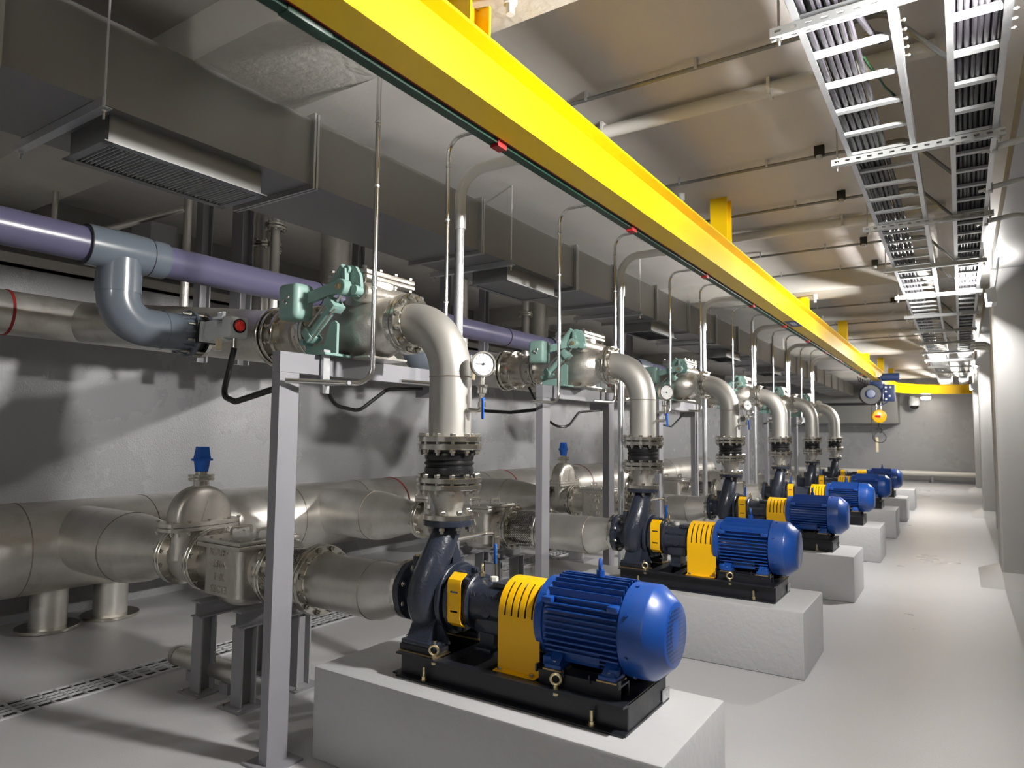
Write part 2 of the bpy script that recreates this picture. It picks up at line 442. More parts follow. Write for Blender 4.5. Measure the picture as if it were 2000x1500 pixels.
    # yellow guard over the seal, near side
    path = [(-.088, .143), (-.132, .118), (-.140, .10), (-.141, .065), (-.141, .055), (-.141, .02), (-.141, -.025), (-.141, -.035), (-.141, -.06), (-.132, -.085), (-.098, -.108)]
    xs = [-2.062, -2.05, -2.012, -1.995, -1.985]
    xs = [-2.062, -2.046, -2.0, -1.985]
    g = [[(x, y - .006, AX + z) for y, z in path] for x in xs]
    m = B(); m.sheet(g, {(1, 3), (1, 6)}, .004)
    t.part('seal_guard', m, MT['yellow'])
    # yellow coupling guard: arch with five slots on each shoulder
    path = [(-.19, .5565), (-.153, .558), (-.150, .565), (-.150, .70)]
    for k in range(15):
        a = PI - PI * k / 14
        path.append((math.cos(a) * .150, AX + .0 + math.sin(a) * .148))
    path += [(.150, .70), (.150, .565), (.153, .558), (.19, .5565)]
    xs = [-1.765, -1.738]; sl = []
    for k in range(5):
        x = -1.735 + k * .0355
        xs += [x, x + .009]; sl.append(len(xs) - 2)
    xs += [-1.562, -1.548]
    xs = sorted(set(round(x, 4) for x in xs)); sl = [xs.index(round(-1.735 + k * .0355, 4)) for k in range(5)]
    holes = {(i, j) for i in sl for j in list(range(4, 9)) + list(range(12, 17))}
    g = [[(x, y, z) for y, z in path] for x in xs]
    m = B(); m.sheet(g, holes, .003)
    t.part('coupling_guard', m, MT['yellow'])
    m = B(); m.cyl((-1.79, 0, AX), (-1.55, 0, AX), .045, 20); m.cyl((-1.72, 0, AX), (-1.6, 0, AX), .095, 24)
    t.part('coupling', m, MT['black'])
    for x in (-1.74, -1.575): t.place('bolt', CAPB, (x, Y0 - .172, .5595))
    # motor
    m = B()
    m.lathe([(0, 0), (0, .06), (.012, .115), (.03, .160), (.04, .172), (.075, .174), (.08, .165), (.10, .155), (.43, .155), (.43, 0)], (-1.605, 0, AX), (1, 0, 0), 48)
    for s in (-1, 1):
        for k in range(12):
            z = AX - .155 + k * .0245
            o = math.sqrt(max(.0, .188 ** 2 - (z - AX) ** 2)); o = min(o, .178)
            m.box(-1.515, -1.175, min(s * .1, s * o), max(s * .1, s * o), z - .0032, z + .0032)
    for k in range(10):
        y = -.126 + k * .028
        o = math.sqrt(.196 ** 2 - y * y)
        m.box(-1.51, -1.175, y - .0035, y + .0035, AX + .08, AX + o)
    for x in (-1.50, -1.195):
        for s in (-1, 1):
            m.box(x - .025, x + .025, s * .155 - .022, s * .155 + .022, AX + .092, AX + .118, .006)
            m.box(x - .02, x + .02, s * .15 - .02, s * .15 + .02, AX - .17, AX - .13, .006)
    mo = t.part('motor_frame', m, MT['blue'])
    m = B()
    m.lathe([(0, .165), (0, .187), (.004, .191), (.10, .191), (.11, .188), (.175, .132), (.178, .126), (.178, 0)], (-1.17, 0, AX), (1, 0, 0), 56)
    t.part('fan_cover', m, grille_mat())
    fb = MB().cyl((0, 0, -.004), (0, 0, .006), .008, 10).mesh('screw', MT['blue'])
    for a in (.5, 1.3, -.4, -1.1): t.place('screw', fb, (-1.135, Y0 - math.cos(a) * .191, AX + math.sin(a) * .191), (0, -math.cos(a), math.sin(a)))
    m = B(); m.torus((-1.33, 0, AX + .245), (1, .35, 0), .022, .0075, 24, 8); m.cyl((-1.33, 0, AX + .19), (-1.33, 0, AX + .222), .018, 16)
    t.part('lifting_eye', m, MT['blue'])
    for x in (-1.46, -1.21):
        for s in (-1, 1):
            m = B()
            m.box(x - .04, x + .04, min(s * .10, s * .19), max(s * .10, s * .19), .618, .636, .003)
            m.prism([(s * .185, .634), (s * .10, .634), (s * .06, AX - .12), (s * .12, AX - .1)], 'x', x - .028, x + .028)
            t.part('motor_foot', m, MT['blue'])
            t.place('bolt', CAPB, (x, Y0 + s * .165, .636))
    m = B(); m.box(-1.44, -1.27, -.135, -.09, .64, .70, .004)
    t.part('foot_web', m, MT['blue'])
    for s in (-1, 1):
        m = B()
        a, b = sorted((s * .105, s * .2))
        m.box(-1.525, -1.15, a, b, .604, .611); m.box(-1.525, -1.15, s * .19 - .003, s * .19 + .003, .555, .604); m.box(-1.525, -1.15, s * .11 - .003, s * .11 + .003, .555, .604)
        for x in (-1.53, -1.40, -1.28, -1.155): m.box(x - .004, x + .004, s * .195 - .012, s * .195 + .012, .60, .632)
        t.part('motor_pedestal', m, MT['black'])
        for x in (-1.46, -1.21):
            m = B(); m.box(x - .045, x + .045, min(s * .10, s * .195), max(s * .10, s * .195), .6112, .6178)
            t.part('shim_plate', m, MT['brass'])
    return t.e

# ---------------------------------------------------------------- vertical discharge stack
def build_stack():
    r = []
    t = Thing('rubber_joint', '', 'pipe joint', (PX, Y0, 1.345), 'rubber expansion joints above the pumps')
    m = B(); m.ring((PX, 0, 1.517), (0, 0, 1), .165, .028, .10); t.part('upper_flange', m, MT['ssflange'])
    m = B(); m.ring((PX, 0, 1.352), (0, 0, 1), .165, .026, .10); t.part('lower_flange', m, MT['ssflange'])
    m = B()
    pr = [(0, .10), (0, .108), (.006, .112), (.012, .112), (.020, .122), (.040, .126), (.058, .124), (.066, .117), (.072, .119), (.078, .126), (.086, .127), (.093, .121), (.098, .117), (.104, .122), (.122, .126), (.14, .124), (.152, .115), (.166, .11), (.166, .10)]
    m.lathe([(a * .89, b) for a, b in pr], (PX, 0, 1.374), (0, 0, 1), 44)
    m.lathe([(0, .07), (0, .145), (.011, .145), (.011, .07)], (PX, 0, 1.5445), (0, 0, 1), 36, True)
    m.lathe([(0, .07), (0, .145), (.009, .145), (.009, .07)], (PX, 0, 1.3435), (0, 0, 1), 36, True)
    t.part('rubber_bellows', m, MT['rubber'])
    t.bolts((PX, Y0, 1.550), (0, 0, -1), .143, 12, BOLTW); t.bolts((PX, Y0, 1.348), (0, 0, -1), .143, 12, BOLTW)
    LINE['rubber'] = [t.e]
    t = Thing('pipe_reducer', '', 'pipe fitting', (PX, Y0, 1.168), 'discharge reducers above the pumps')
    m = B(); m.ring((PX, 0, 1.318), (0, 0, 1), .165, .026, .10); t.part('upper_flange', m, MT['ssflange'])
    m = B(); m.lathe([(0, .068), (.03, .071), (.075, .088), (.11, .104), (.125, .106)], (PX, 0, 1.194), (0, 0, 1), 40)
    t.part('cone', m, MT['sspale'])
    m = B(); m.ring((PX, 0, 1.166), (0, 0, 1), .128, .029, .06); t.part('lower_flange', m, MT['ssflange'])
    t.bolts((PX, Y0, 1.166), (0, 0, -1), .108, 8, BOLTW)
    LINE['reducer'] = [t.e]
    # bend
    t = Thing('discharge_bend', '', 'pipe', (PX, Y0, 1.556), 'discharge bends from the pumps')
    m = B(); m.ring((PX, 0, 1.5555), (0, 0, 1), .165, .028, .10); t.part('lower_flange', m, MT['ssflange'])
    m = B(); pts = [(PX, 0, 1.57), (PX, 0, 1.72), (PX, 0, 1.885)]
    for k in range(1, 17):
        a = PI / 2 * k / 16
        pts.append((PX - .27 + .27 * math.cos(a), 0, 1.885 + (DZ - 1.885) * math.sin(a)))
    pts.append((-2.462, 0, DZ))
    m.sweep(pts, [.108] * len(pts), 36, caps=False)
    t.part('bend_pipe', m, MT['sspale'])
    m = B(); m.torus((PX, 0, 1.885), (0, 0, 1), .108, .003, 36, 6); t.part('weld', m, MT['weld'])
    m = B(); m.ring((-2.468, 0, DZ), (1, 0, 0), .165, .026, .10); m.torus((-2.44, 0, DZ), (1, 0, 0), .109, .005, 36, 6)
    t.part('end_flange', m, MT['ssflange'])
    LINE['bend'] = [t.e]

# ---------------------------------------------------------------- check valve with lever and damper
def build_check():
    t = Thing('check_valve', '', 'valve', (-2.83, Y0, 2.0), 'lever check valves on the discharge pipes')
    m = B()
    m.lathe([(0, .10), (0, .115), (.06, .118), (.10, .15), (.17, .178), (.27, .186), (.38, .178), (.48, .15), (.56, .125), (.62, .115), (.66, .115), (.66, .10)], (-2.50, 0, DZ), (-1, 0, 0), 40)
    m.cyl((-2.75, -.02, DZ + .1), (-2.75, -.02, DZ + .235), .135, 32)
    m.cyl((-2.66, -.20, DZ + .165), (-2.66, .23, DZ + .165), .055, 24, ch=.008)
    for x in (-2.92, -2.80, -2.68): m.prism([(-.15, 2.0), (.15, 2.0), (.06, 2.06), (-.06, 2.06)], 'x', x - .012, x + .012)
    m.box(-2.98, -2.62, -.15, .15, 1.999, 2.010)
    t.part('valve_body', m, MT['sscast'])
    m = B(); m.ring((-2.497, 0, DZ), (1, 0, 0), .165, .026, .10); t.part('flange', m, MT['ssflange'])
    m = B(); m.ring((-3.18, 0, DZ), (1, 0, 0), .165, .026, .10); t.part('flange', m, MT['ssflange'])
    m = B(); m.box(-2.90, -2.615, -.2, .2, DZ + .235, DZ + .258, .004); t.part('neck_flange', m, MT['sscast'])
    m = B(); m.box(-2.90, -2.615, -.2, .2, DZ + .261, DZ + .288, .006); m.box(-2.84, -2.67, -.12, .12, DZ + .286, DZ + .300, .006)
    bn = t.part('bonnet', m, MT['sscast'])
    for y in (-.18, -.06, .06, .18):
        for x in (-2.88, -2.635): t.place('bolt', BOLT, (x, Y0 + y, DZ + .262), (0, 0, -1))
    t.bolts((-2.471, Y0, DZ), (1, 0, 0), .143, 12, BOLTW); t.bolts((-3.184, Y0, DZ), (-1, 0, 0), .143, 12, BOLTW)
    # lever mechanism, teal
    m = B(); m.cyl((-2.66, -.34, DZ + .165), (-2.66, -.16, DZ + .165), .018, 16); m.cyl((-2.66, -.352, DZ + .165), (-2.66, -.34, DZ + .165), .012, 6)
    t.part('hinge_shaft', m, MT['zinc'])
    m = B(); m.obox((-2.93, -.335, DZ + .118), (-2.69, -.305, DZ + .172), .03, .062, b=.004); m.cyl((-2.66, -.335, DZ + .165), (-2.66, -.28, DZ + .165), .043, 24, ch=.004)
    t.part('lever_arm', m, MT['teal'])
    m = B(); m.box(-3.035, -2.885, -.425, -.295, DZ + .005, DZ + .20, .028, 4)
    w = t.part('counterweight', m, MT['teal'])
    for x, z in ((-2.975, .105), (-2.94, .12), (-2.955, .09)): t.place('bolt', CAPB, (x, Y0 - .425, DZ + z), (0, -1, 0), w)
    m = B()
    pl = [(-2.70, DZ + .13), (-2.60, DZ + .12), (-2.575, DZ + .17), (-2.585, DZ + .23), (-2.62, DZ + .28), (-2.66, DZ + .292), (-2.70, DZ + .27)]
    m.prism(pl, 'y', -.262, -.242)
    m.cyl((-2.60, -.29, DZ + .15), (-2.60, -.24, DZ + .15), .026, 16); m.cyl((-2.665, -.285, DZ + .265), (-2.665, -.24, DZ + .265), .022, 16)
    m.obox((-2.66, -.275, DZ + .165), (-2.668, -.275, DZ + .27), .05, .02)
    t.part('crank_plate', m, MT['teal'])
    m = B(); m.cyl((-2.70, -.255, DZ + .29), (-2.83, -.255, DZ + .15), .028, 18, ch=.004); t.part('spring_tube', m, MT['teal'])
    a, b = V((-2.735, -.29, DZ + .085)), V((-2.915, -.29, DZ - .075)); d = (b - a).normalized(); n = V((d.z, 0, -d.x))
    m = B(); m.cyl(a, b, .027, 20)
    m.obox(a - d * .02, a + d * .03, .075, .085, (0, 1, 0), .004); m.obox(b - d * .03, b + d * .015, .075, .085, (0, 1, 0), .004)
    m.cyl(b + d * .01, b + d * .05, .012, 12)
    t.part('damper_cylinder', m, MT['teal'])
    for k in (-1, 1):
        m = B(); m.cyl(a + n * .037 * k + V((0, -.022, 0)), b + n * .037 * k + V((0, -.022, 0)), .006, 8); t.part('tie_rod', m, MT['bolt'])
    m = B(); m.cyl(a - d * .02, V((-2.685, -.29, DZ + .135)), .010, 12); t.part('piston_rod', m, MT['conduit'])
    m = B()
    m.prism([(-2.99, 2.005), (-2.745, 2.005), (-2.745, DZ - .01), (-2.765, DZ + .005), (-2.80, DZ - .01), (-2.84, 2.07), (-2.93, 2.06), (-2.99, DZ - .1)], 'y', -.262, -.246)
    m.box(-3.0, -2.735, -.345, -.16, 2.0, 2.012)
    m.cyl((-2.955, -.32, DZ - .105), (-2.955, -.25, DZ - .105), .016, 14)
    t.part('damper_bracket', m, MT['teal'])
    LINE['check'] = [t.e]
    # dismantling joint on the far side of the valve
    t = Thing('dismantling_joint', '', 'pipe joint', (-3.36, Y0, DZ - .16), 'bolted pipe joints behind the check valves')
    m = B(); m.ring((-3.212, 0, DZ), (1, 0, 0), .165, .026, .10); t.part('flange', m, MT['ssflange'])
    m = B(); m.lathe([(0, .10), (0, .118), (.09, .118), (.095, .135), (.13, .135), (.135, .122), (.29, .122), (.29, .10)], (-3.21, 0, DZ), (-1, 0, 0), 36)
    t.part('sleeve', m, MT['sscast'])
    m = B(); m.ring((-3.43, 0, DZ), (1, 0, 0), .18, .024, .11); t.part('flange', m, MT['ssflange'])
    m = B(); m.ring((-3.525, 0, DZ), (1, 0, 0), .18, .026, .11); t.part('flange', m, MT['ssflange'])
    tr = MB().lathe([(-.075, 0), (-.075, .009), (-.03, .009), (-.03, .017), (-.016, .017), (-.016, .009), (.045, .009), (.045, .017), (.06, .017), (.06, .009), (.08, .009), (.08, 0)], (0, 0, 0), (0, 0, 1), 6).mesh('tie_bolt', MT['bolt'], ang=20)
    t.bolts((-3.46, Y0, DZ), (1, 0, 0), .158, 10, tr, name='tie_bolt')
    LINE['joint'] = [t.e]
    # sloping branch from the joint to the wall header
    t = Thing('branch_pipe', '', 'pipe', (-4.8, Y0, 2.2), 'branches from the check valves to the wall header')
    m = B(); m.ring((-3.56, 0, DZ), (1, 0, .0), .19, .026, .12); t.part('flange', m, MT['ssflange'])
    m = B(); pts = [(-3.55, 0, DZ), (-3.75, 0, DZ + .025), (-4.8, 0, 2.335), (-6.02, 0, 2.48)]; m.sweep(pts, [.15, .168, .17, .17], 36, caps=False)
    t.part('pipe_body', m, MT['ss'])
    LINE['branch'] = [t.e]

# ---------------------------------------------------------------- steel stand under the check valve
def build_frame():
    t = Thing('support_frame', '', 'support frame', (-2.83, Y0 - .57, 0), 'grey portal frames under the check valves')
    for y in (-.57, .66):
        m = B(); m.box(-2.86, -2.80, y, y + .118, .012, 1.895); t.part('post', m, MT['frame'])
        m = B(); m.box(-2.93, -2.73, y - .04, y + .16, 0, .012); t.part('base_plate', m, MT['frame'])
    m = B(); m.box(-2.86, -2.80, -.572, .79, 1.896, 1.998); t.part('beam', m, MT['frame'])
    m = B(); m.box(-3.0, -2.86, .66, .72, 1.83, 1.896); t.part('cross_arm', m, MT['frame'])
    LINE['frame'] = [t.e]

# ---------------------------------------------------------------- suction side
def text_on_box(t, par):
    for k, s in enumerate(('KOREA', '250A', '10K', 'SSC13')):
        t.part('cast_lettering', text_mb(s, .064, .0065, (-3.79, -.196, .86 - .074 * k), (1, 0, 0), (0, 0, 1), Y0), MT['bolt'], par)

def build_suction():
    t = Thing('suction_spool', '', 'pipe', (-2.75, Y0, SZ - .2), 'suction pipes at the pump inlets')
    m = B(); m.ring((-3.108, 0, SZ), (1, 0, 0), .2, .028, .14); m.torus((-3.077, 0, SZ), (1, 0, 0), .155, .006, 36, 6); t.part('flange', m, MT['ssflange'])
    m = B(); m.sweep([(-3.09, 0, SZ), (-2.66, 0, SZ)], [.153, .153], 40, caps=False)
    n = 40; prof = [(-2.66, SZ, .153), (-2.62, SZ + .002, .151), (-2.55, SZ + .018, .135), (-2.48, SZ + .030, .124), (-2.435, SZ + .036, .118)]
    m.sweep([(x, 0, z) for x, z, r in prof], [r for x, z, r in prof], n, caps=False)
    t.part('pipe_body', m, MT['ss'])
    m = B(); m.torus((-2.66, 0, SZ), (1, 0, 0), .153, .0035, 40, 6); t.part('weld', m, MT['weld'])
    m = B(); m.ring((-2.439, 0, AX), (1, 0, 0), .15, .026, .08); t.part('end_flange', m, MT['ssflange'])
    t.bolts((-2.411, Y0, AX), (1, 0, 0), .127, 8, BOLT)
    LINE['spool'] = [t.e]
    t = Thing('braided_joint', '', 'pipe joint', (-3.28, Y0, SZ - .2), 'braided flexible joints on the suction pipes')
    m = B(); m.ring((-3.138, 0, SZ), (1, 0, 0), .2, .026, .14); t.part('flange', m, MT['ssflange'])
    m = B(); m.ring((-3.445, 0, SZ), (1, 0, 0), .2, .026, .14); t.part('flange', m, MT['ssflange'])
    m = B(); m.lathe([(0, .148), (.02, .148), (.05, .157), (.15, .160), (.25, .157), (.28, .148), (.30, .148)], (-3.435, 0, SZ), (1, 0, 0), 44)
    t.part('braid', m, BRAID)
    t.bolts((-3.109, Y0, SZ), (1, 0, 0), .178, 12, BOLTW); t.bolts((-3.448, Y0, SZ), (-1, 0, 0), .178, 12, BOLTW)
    LINE['braid'] = [t.e]
    t = Thing('strainer', '', 'strainer', (-3.79, Y0, .53), 'box strainers on the suction pipes')
    m = B()
    m.cyl((-4.14, 0, SZ), (-3.46, 0, SZ), .138, 36)
    pl = []
    for sx, sy, a0 in ((1, -1, -90), (1, 1, 0), (-1, 1, 90), (-1, -1, 180)):
        for k in range(6):
            a = math.radians(a0 + 90 * k / 5); pl.append((-3.785 + sx * .135 + .05 * math.cos(a), sy * .145 + .05 * math.sin(a)))
    m.prism(pl, 'z', .60, .90)
    m.lathe([(0, .0), (0, .10), (.03, .16), (.075, .185), (.075, 0)], (-3.785, 0, .53), (0, 0, 1), 36)
    m.box(-4.0, -3.57, -.22, .22, .885, .912, .004)
    body = t.part('strainer_body', m, MT['sscast'])
    text_on_box(t, body)
    m = B(); m.box(-4.0, -3.57, -.22, .22, .915, .94, .005)
    lid = t.part('lid', m, MT['sscast'])
    m = B(); m.tube([(-3.90, -.05, .94), (-3.90, -.05, .985), (-3.90, .10, .985), (-3.90, .10, .94)], .009, 10, .02, 5); t.part('lid_handle', m, MT['bolt'], lid)
    m = B(); m.tube([(-3.70, .0, .94), (-3.70, .0, .985), (-3.70, .15, .985), (-3.70, .15, .94)], .009, 10, .02, 5); t.part('lid_handle', m, MT['bolt'], lid)
    for k in range(5):
        x = -3.975 + k * .095
        for y in (-.2, .2): t.place('bolt', BOLTS, (x, Y0 + y, .927), (0, 0, -1))
    for k in range(3):
        for x in (-3.98, -3.59): t.place('bolt', BOLTS, (x, Y0 - .1 + k * .1, .927), (0, 0, -1))
    for x in (-4.158, -3.474):
        m = B(); m.ring((x, 0, SZ), (1, 0, 0), .2, .026, .12); t.part('flange', m, MT['ssflange'])
    t.bolts((-4.162, Y0, SZ), (-1, 0, 0), .178, 12, BOLTW)
    m = B(); m.box(-3.515, -3.50, -.142, -.136, .775, .80); m.prism([(-3.53, .787), (-3.515, .775 - .01), (-3.515, .81)], 'y', -.142, -.137); t.part('flow_arrow', m, MT['red'])
    LINE['strainer'] = [t.e]
    t = Thing('gate_valve', '', 'valve', (-4.32, Y0, SZ - .2), 'gate valves with blue caps on the suction pipes')
    for x in (-4.50, -4.192):
        m = B(); m.ring((x, 0, SZ), (1, 0, 0), .2, .026, .12); t.part('flange', m, MT['ssflange'])
    m = B(); m.lathe([(0, .135), (.05, .14), (.09, .165), (.16, .175), (.23, .165), (.28, .14), (.33, .135)], (-4.50, 0, SZ), (1, 0, 0), 36)
    pl = [(-4.33 + .085 * math.cos(2 * PI * k / 32), .19 * math.sin(2 * PI * k / 32)) for k in range(32)]
    m.prism(pl, 'z', SZ, .94)
    m.box(-4.24, -4.225, -.05, .05, .62, .93)
    for k in range(4): m.box(-4.25, -4.215, -.06, .06, .70 + .05 * k, .712 + .05 * k)
    t.part('valve_body', m, MT['sscast'])
    def oval(a, b, z0, z1, cx=-4.33):
        q = []
        for k in range(36):
            an = 2 * PI * k / 36; c, si = math.cos(an), math.sin(an)
            q.append((cx + a * math.copysign(abs(c) ** .6, c), b * math.copysign(abs(si) ** .6, si)))
        return q, z0, z1
    for nm, z0, z1 in (('body_flange', .942, .966), ('bonnet_flange', .970, .996)):
        q, a, b = oval(.125, .27, z0, z1); m = B(); m.prism(q, 'z', a, b); t.part(nm, m, MT['sscast'])
    m = B(); pl = [(-.205, .99), (-.205, 1.03)] + [(-.205 * math.cos(PI * k / 20), 1.03 + .20 * math.sin(PI * k / 20)) for k in range(21)] + [(.205, 1.03), (.205, .99)]
    bm = bmesh.new(); a = [bm.verts.new((-4.41, y, z)) for y, z in pl]; f = bm.faces.new(a)
    e = bmesh.ops.extrude_face_region(bm, geom=[f]); bmesh.ops.translate(bm, vec=(.16, 0, 0), verts=[v for v in e['geom'] if isinstance(v, bmesh.types.BMVert)])
    bmesh.ops.remove_doubles(bm, verts=bm.verts, dist=1e-4); bmesh.ops.recalc_face_normals(bm, faces=bm.faces)
    big = [ed for ed in bm.edges if len(ed.link_faces) == 2 and any(abs(fc.normal.x) > .9 for fc in ed.link_faces) and not all(v.co.z < 1.0 for v in ed.verts)]
    bmesh.ops.bevel(bm, geom=big, offset=.045, segments=4, profile=.5, affect='EDGES')
    m.bm(bm); m.prism([(.04, .995), (-.04, .995), (0, 1.13)], 'x', -4.26, -4.24)
    t.part('bonnet_dome', m, MT['sscast'], ang=50)
    m = B(); m.cyl((-4.33, 0, 1.20), (-4.33, 0, 1.262), .05, 24); m.ring((-4.33, 0, 1.262), (0, 0, 1), .083, .018, .02, 28); m.ring((-4.33, 0, 1.285), (0, 0, 1), .083, .018, .02, 28); m.cyl((-4.33, 0, 1.25), (-4.33, 0, 1.325), .04, 20)
    t.part('gland', m, MT['ssflange'])
    m = B(); m.cyl((-4.33, 0, 1.322), (-4.33, 0, 1.395), .042, 24, r2=.052); m.cyl((-4.33, 0, 1.395), (-4.33, 0, 1.41), .07, 8)
    a, b = .040, .030
    vs = [(-4.33 + sx * q, sy * q, z) for z, q in ((1.41, a), (1.49, b)) for sx, sy in ((-1, -1), (1, -1), (1, 1), (-1, 1))]
    m.add(vs, [(0, 1, 2, 3), (7, 6, 5, 4), (0, 4, 5, 1), (1, 5, 6, 2), (2, 6, 7, 3), (3, 7, 4, 0)])
    t.part('operating_cap', m, MT['bluedk'], label='blue square operating cap')
    t.bolts((-4.506, Y0, SZ), (1, 0, 0), .178, 12, BOLTW)
    for y in (-.24, -.14, 0, .14, .24):
        for s in (-1, 1): t.place('bolt', BOLT, (-4.33 + s * (.112 if abs(y) < .2 else .085), Y0 + y, .968), (0, 0, -1))
    LINE['gate'] = [t.e]
    t = Thing('suction_branch', '', 'pipe', (-5.3, Y0, .45), 'suction branches off the floor header')
    m = B(); m.ring((-4.53, 0, SZ), (1, 0, 0), .2, .026, .12); t.part('flange', m, MT['ssflange'])
    m = B(); pr = [(-4.52, SZ, .136), (-4.6, SZ, .14), (-4.75, SZ - .005, .175), (-4.95, SZ - .015, .225), (-5.1, SZ - .02, .25), (-5.2, SZ - .02, .255), (-5.95, SZ - .02, .255)]
    m.sweep([(x, 0, z) for x, z, r in pr], [r for x, z, r in pr], 44, caps=False)
    t.part('pipe_body', m, MT['ss'])
    m = B(); m.torus((-5.17, 0, SZ - .02), (1, 0, 0), .255, .004, 40, 6); t.part('weld', m, MT['weld'])
    LINE['sbranch'] = [t.e]

def build_stands():
    """two H-section stands under the strainer of the nearest lines"""
    for key, x, lab in (('standA', -3.95, ''), ('standB', -3.545, '')):
        t = Thing('pipe_stand', lab, 'pipe stand', (x, Y0, 0), 'grey H-section stands under the strainers')
        for y in (-.175, .22):
            m = B(); h = .05
            m.prism([(x - h, y - h), (x + h, y - h), (x + h, y - h + .009), (x + .004, y - h + .009), (x + .004, y + h - .009), (x + h, y + h - .009), (x + h, y + h), (x - h, y + h), (x - h, y + h - .009), (x - .004, y + h - .009), (x - .004, y - h + .009), (x - h, y - h + .009)], 'z', .012, .455)
            t.part('column', m, MT['steel'])
            m = B(); m.box(x - .1, x + .1, y - .1, y + .1, 0, .0115); t.part('base_plate', m, MT['steel'])
            for sx in (-1, 1):
                for sy in (-1, 1): t.place('bolt', CAPB, (x + sx * .08, Y0 + y + sy * .08, .0118))
        m = B(); h = .05
        m.prism([(x - h, .456), (x + h, .456), (x + h, .465), (x + .004, .465), (x + .004, .545), (x + h, .545), (x + h, .554), (x - h, .554), (x - h, .545), (x - .004, .545), (x - .004, .465), (x - h, .465)], 'y', -.24, .285)
        t.part('cross_beam', m, MT['steel'])
        LINE[key] = [t.e]
        if key == 'standB':
            m = B(); m.box(x - .056, x - .051, -.20, -.165, .40, .44); t.part('sticker', m, MT['cableg'], label='small green sticker')

def build_gauge():
    t = Thing('pressure_gauge', '', 'gauge', (-2.0, Y0 + .02, 1.7), 'dial gauges on the discharge bends')
    gx, gy = -1.995, .02
    m = B(); m.tube([(-2.10, 0, 1.715), (gx, gy, 1.715), (gx, gy, 1.88)], .012, 10, .02, 4); m.cyl((gx, gy, 1.73), (gx, gy, 1.755), .02, 6); m.cyl((gx, gy, 1.80), (gx, gy, 1.83), .022, 12); m.box(gx - .026, gx + .026, gy - .012, gy + .012, 1.83, 1.842)
    t.part('valve_stem', m, MT['bolt'])
    d = V((.80, -.60, 0))
    c = V((gx, gy, 1.945))
    m = B(); m.lathe([(-.028, 0), (-.028, .052), (-.02, .060), (.012, .060), (.012, .064), (.024, .064), (.024, .056), (.018, .056)], c, d, 36)
    t.part('gauge_case', m, MT['bolt'])
    m = B(); m.lathe([(.017, 0), (.017, .0555), (.0185, .0555), (.0185, 0)], c, d, 32); t.part('dial', m, MT['dial'])
    u = V((.6, .8, 0)); f = c + d * .0195
    m = B(); m.obox(f - u * .04, f + u * .012, .002, .004, d); m.cyl(f - d * .0005, f + d * .003, .006, 12)
    for k in range(11):
        a = math.radians(-45 + 27 * k); q = -u * math.cos(a) * 1 + V((0, 0, 1)) * math.sin(a)
        m.obox(f + q * .042, f + q * .05, .0015, .0012, d)
    t.part('needle', m, MT['ink'])
    m = B(); m.box(gx + .018, gx + .032, gy - .03, gy - .022, 1.67, 1.775, .003); m.cyl((gx, gy, 1.77), (gx + .03, gy - .026, 1.77), .008, 8)
    t.part('valve_handle', m, MT['bluedk'], label='blue lever handle')
    LINE['gauge'] = [t.e]

def build_vent():
    """small vent valve on a thin pipe beside the pump"""
    t = Thing('vent_valve', '', 'valve', (-2.12, Y0 + .34, .3), 'small vent valves beside the pumps')
    x, y = -2.12, .34
    m = B(); m.tube([(-2.165, .05, 1.06), (-2.165, .3, 1.06), (x, y, 1.06), (x, y, .60)], .010, 10, .02, 4); t.part('pipe', m, MT['bolt'])
    m = B(); m.cyl((x, y, .98), (x, y, 1.045), .02, 12, ch=.004); m.cyl((x, y, .93), (x, y, .95), .02, 6); m.cyl((x, y, 1.05), (x, y, 1.075), .018, 6)
    t.part('valve_body', m, MT['bolt'])
    m = B(); m.box(x + .016, x + .03, y - .045, y - .035, .905, 1.01, .003); m.cyl((x, y, 1.0), (x + .024, y - .04, 1.0), .007, 8); t.part('valve_handle', m, MT['bluedk'], label='blue lever handle')
    m = B(); m.cyl((x, y, .585), (x, y, .602), .028, 6); m.cyl((x, y, .44), (x, y, .585), .018, 10); t.part('drain_cup', m, MT['pvcw'])
    LINE['vent'] = [t.e]

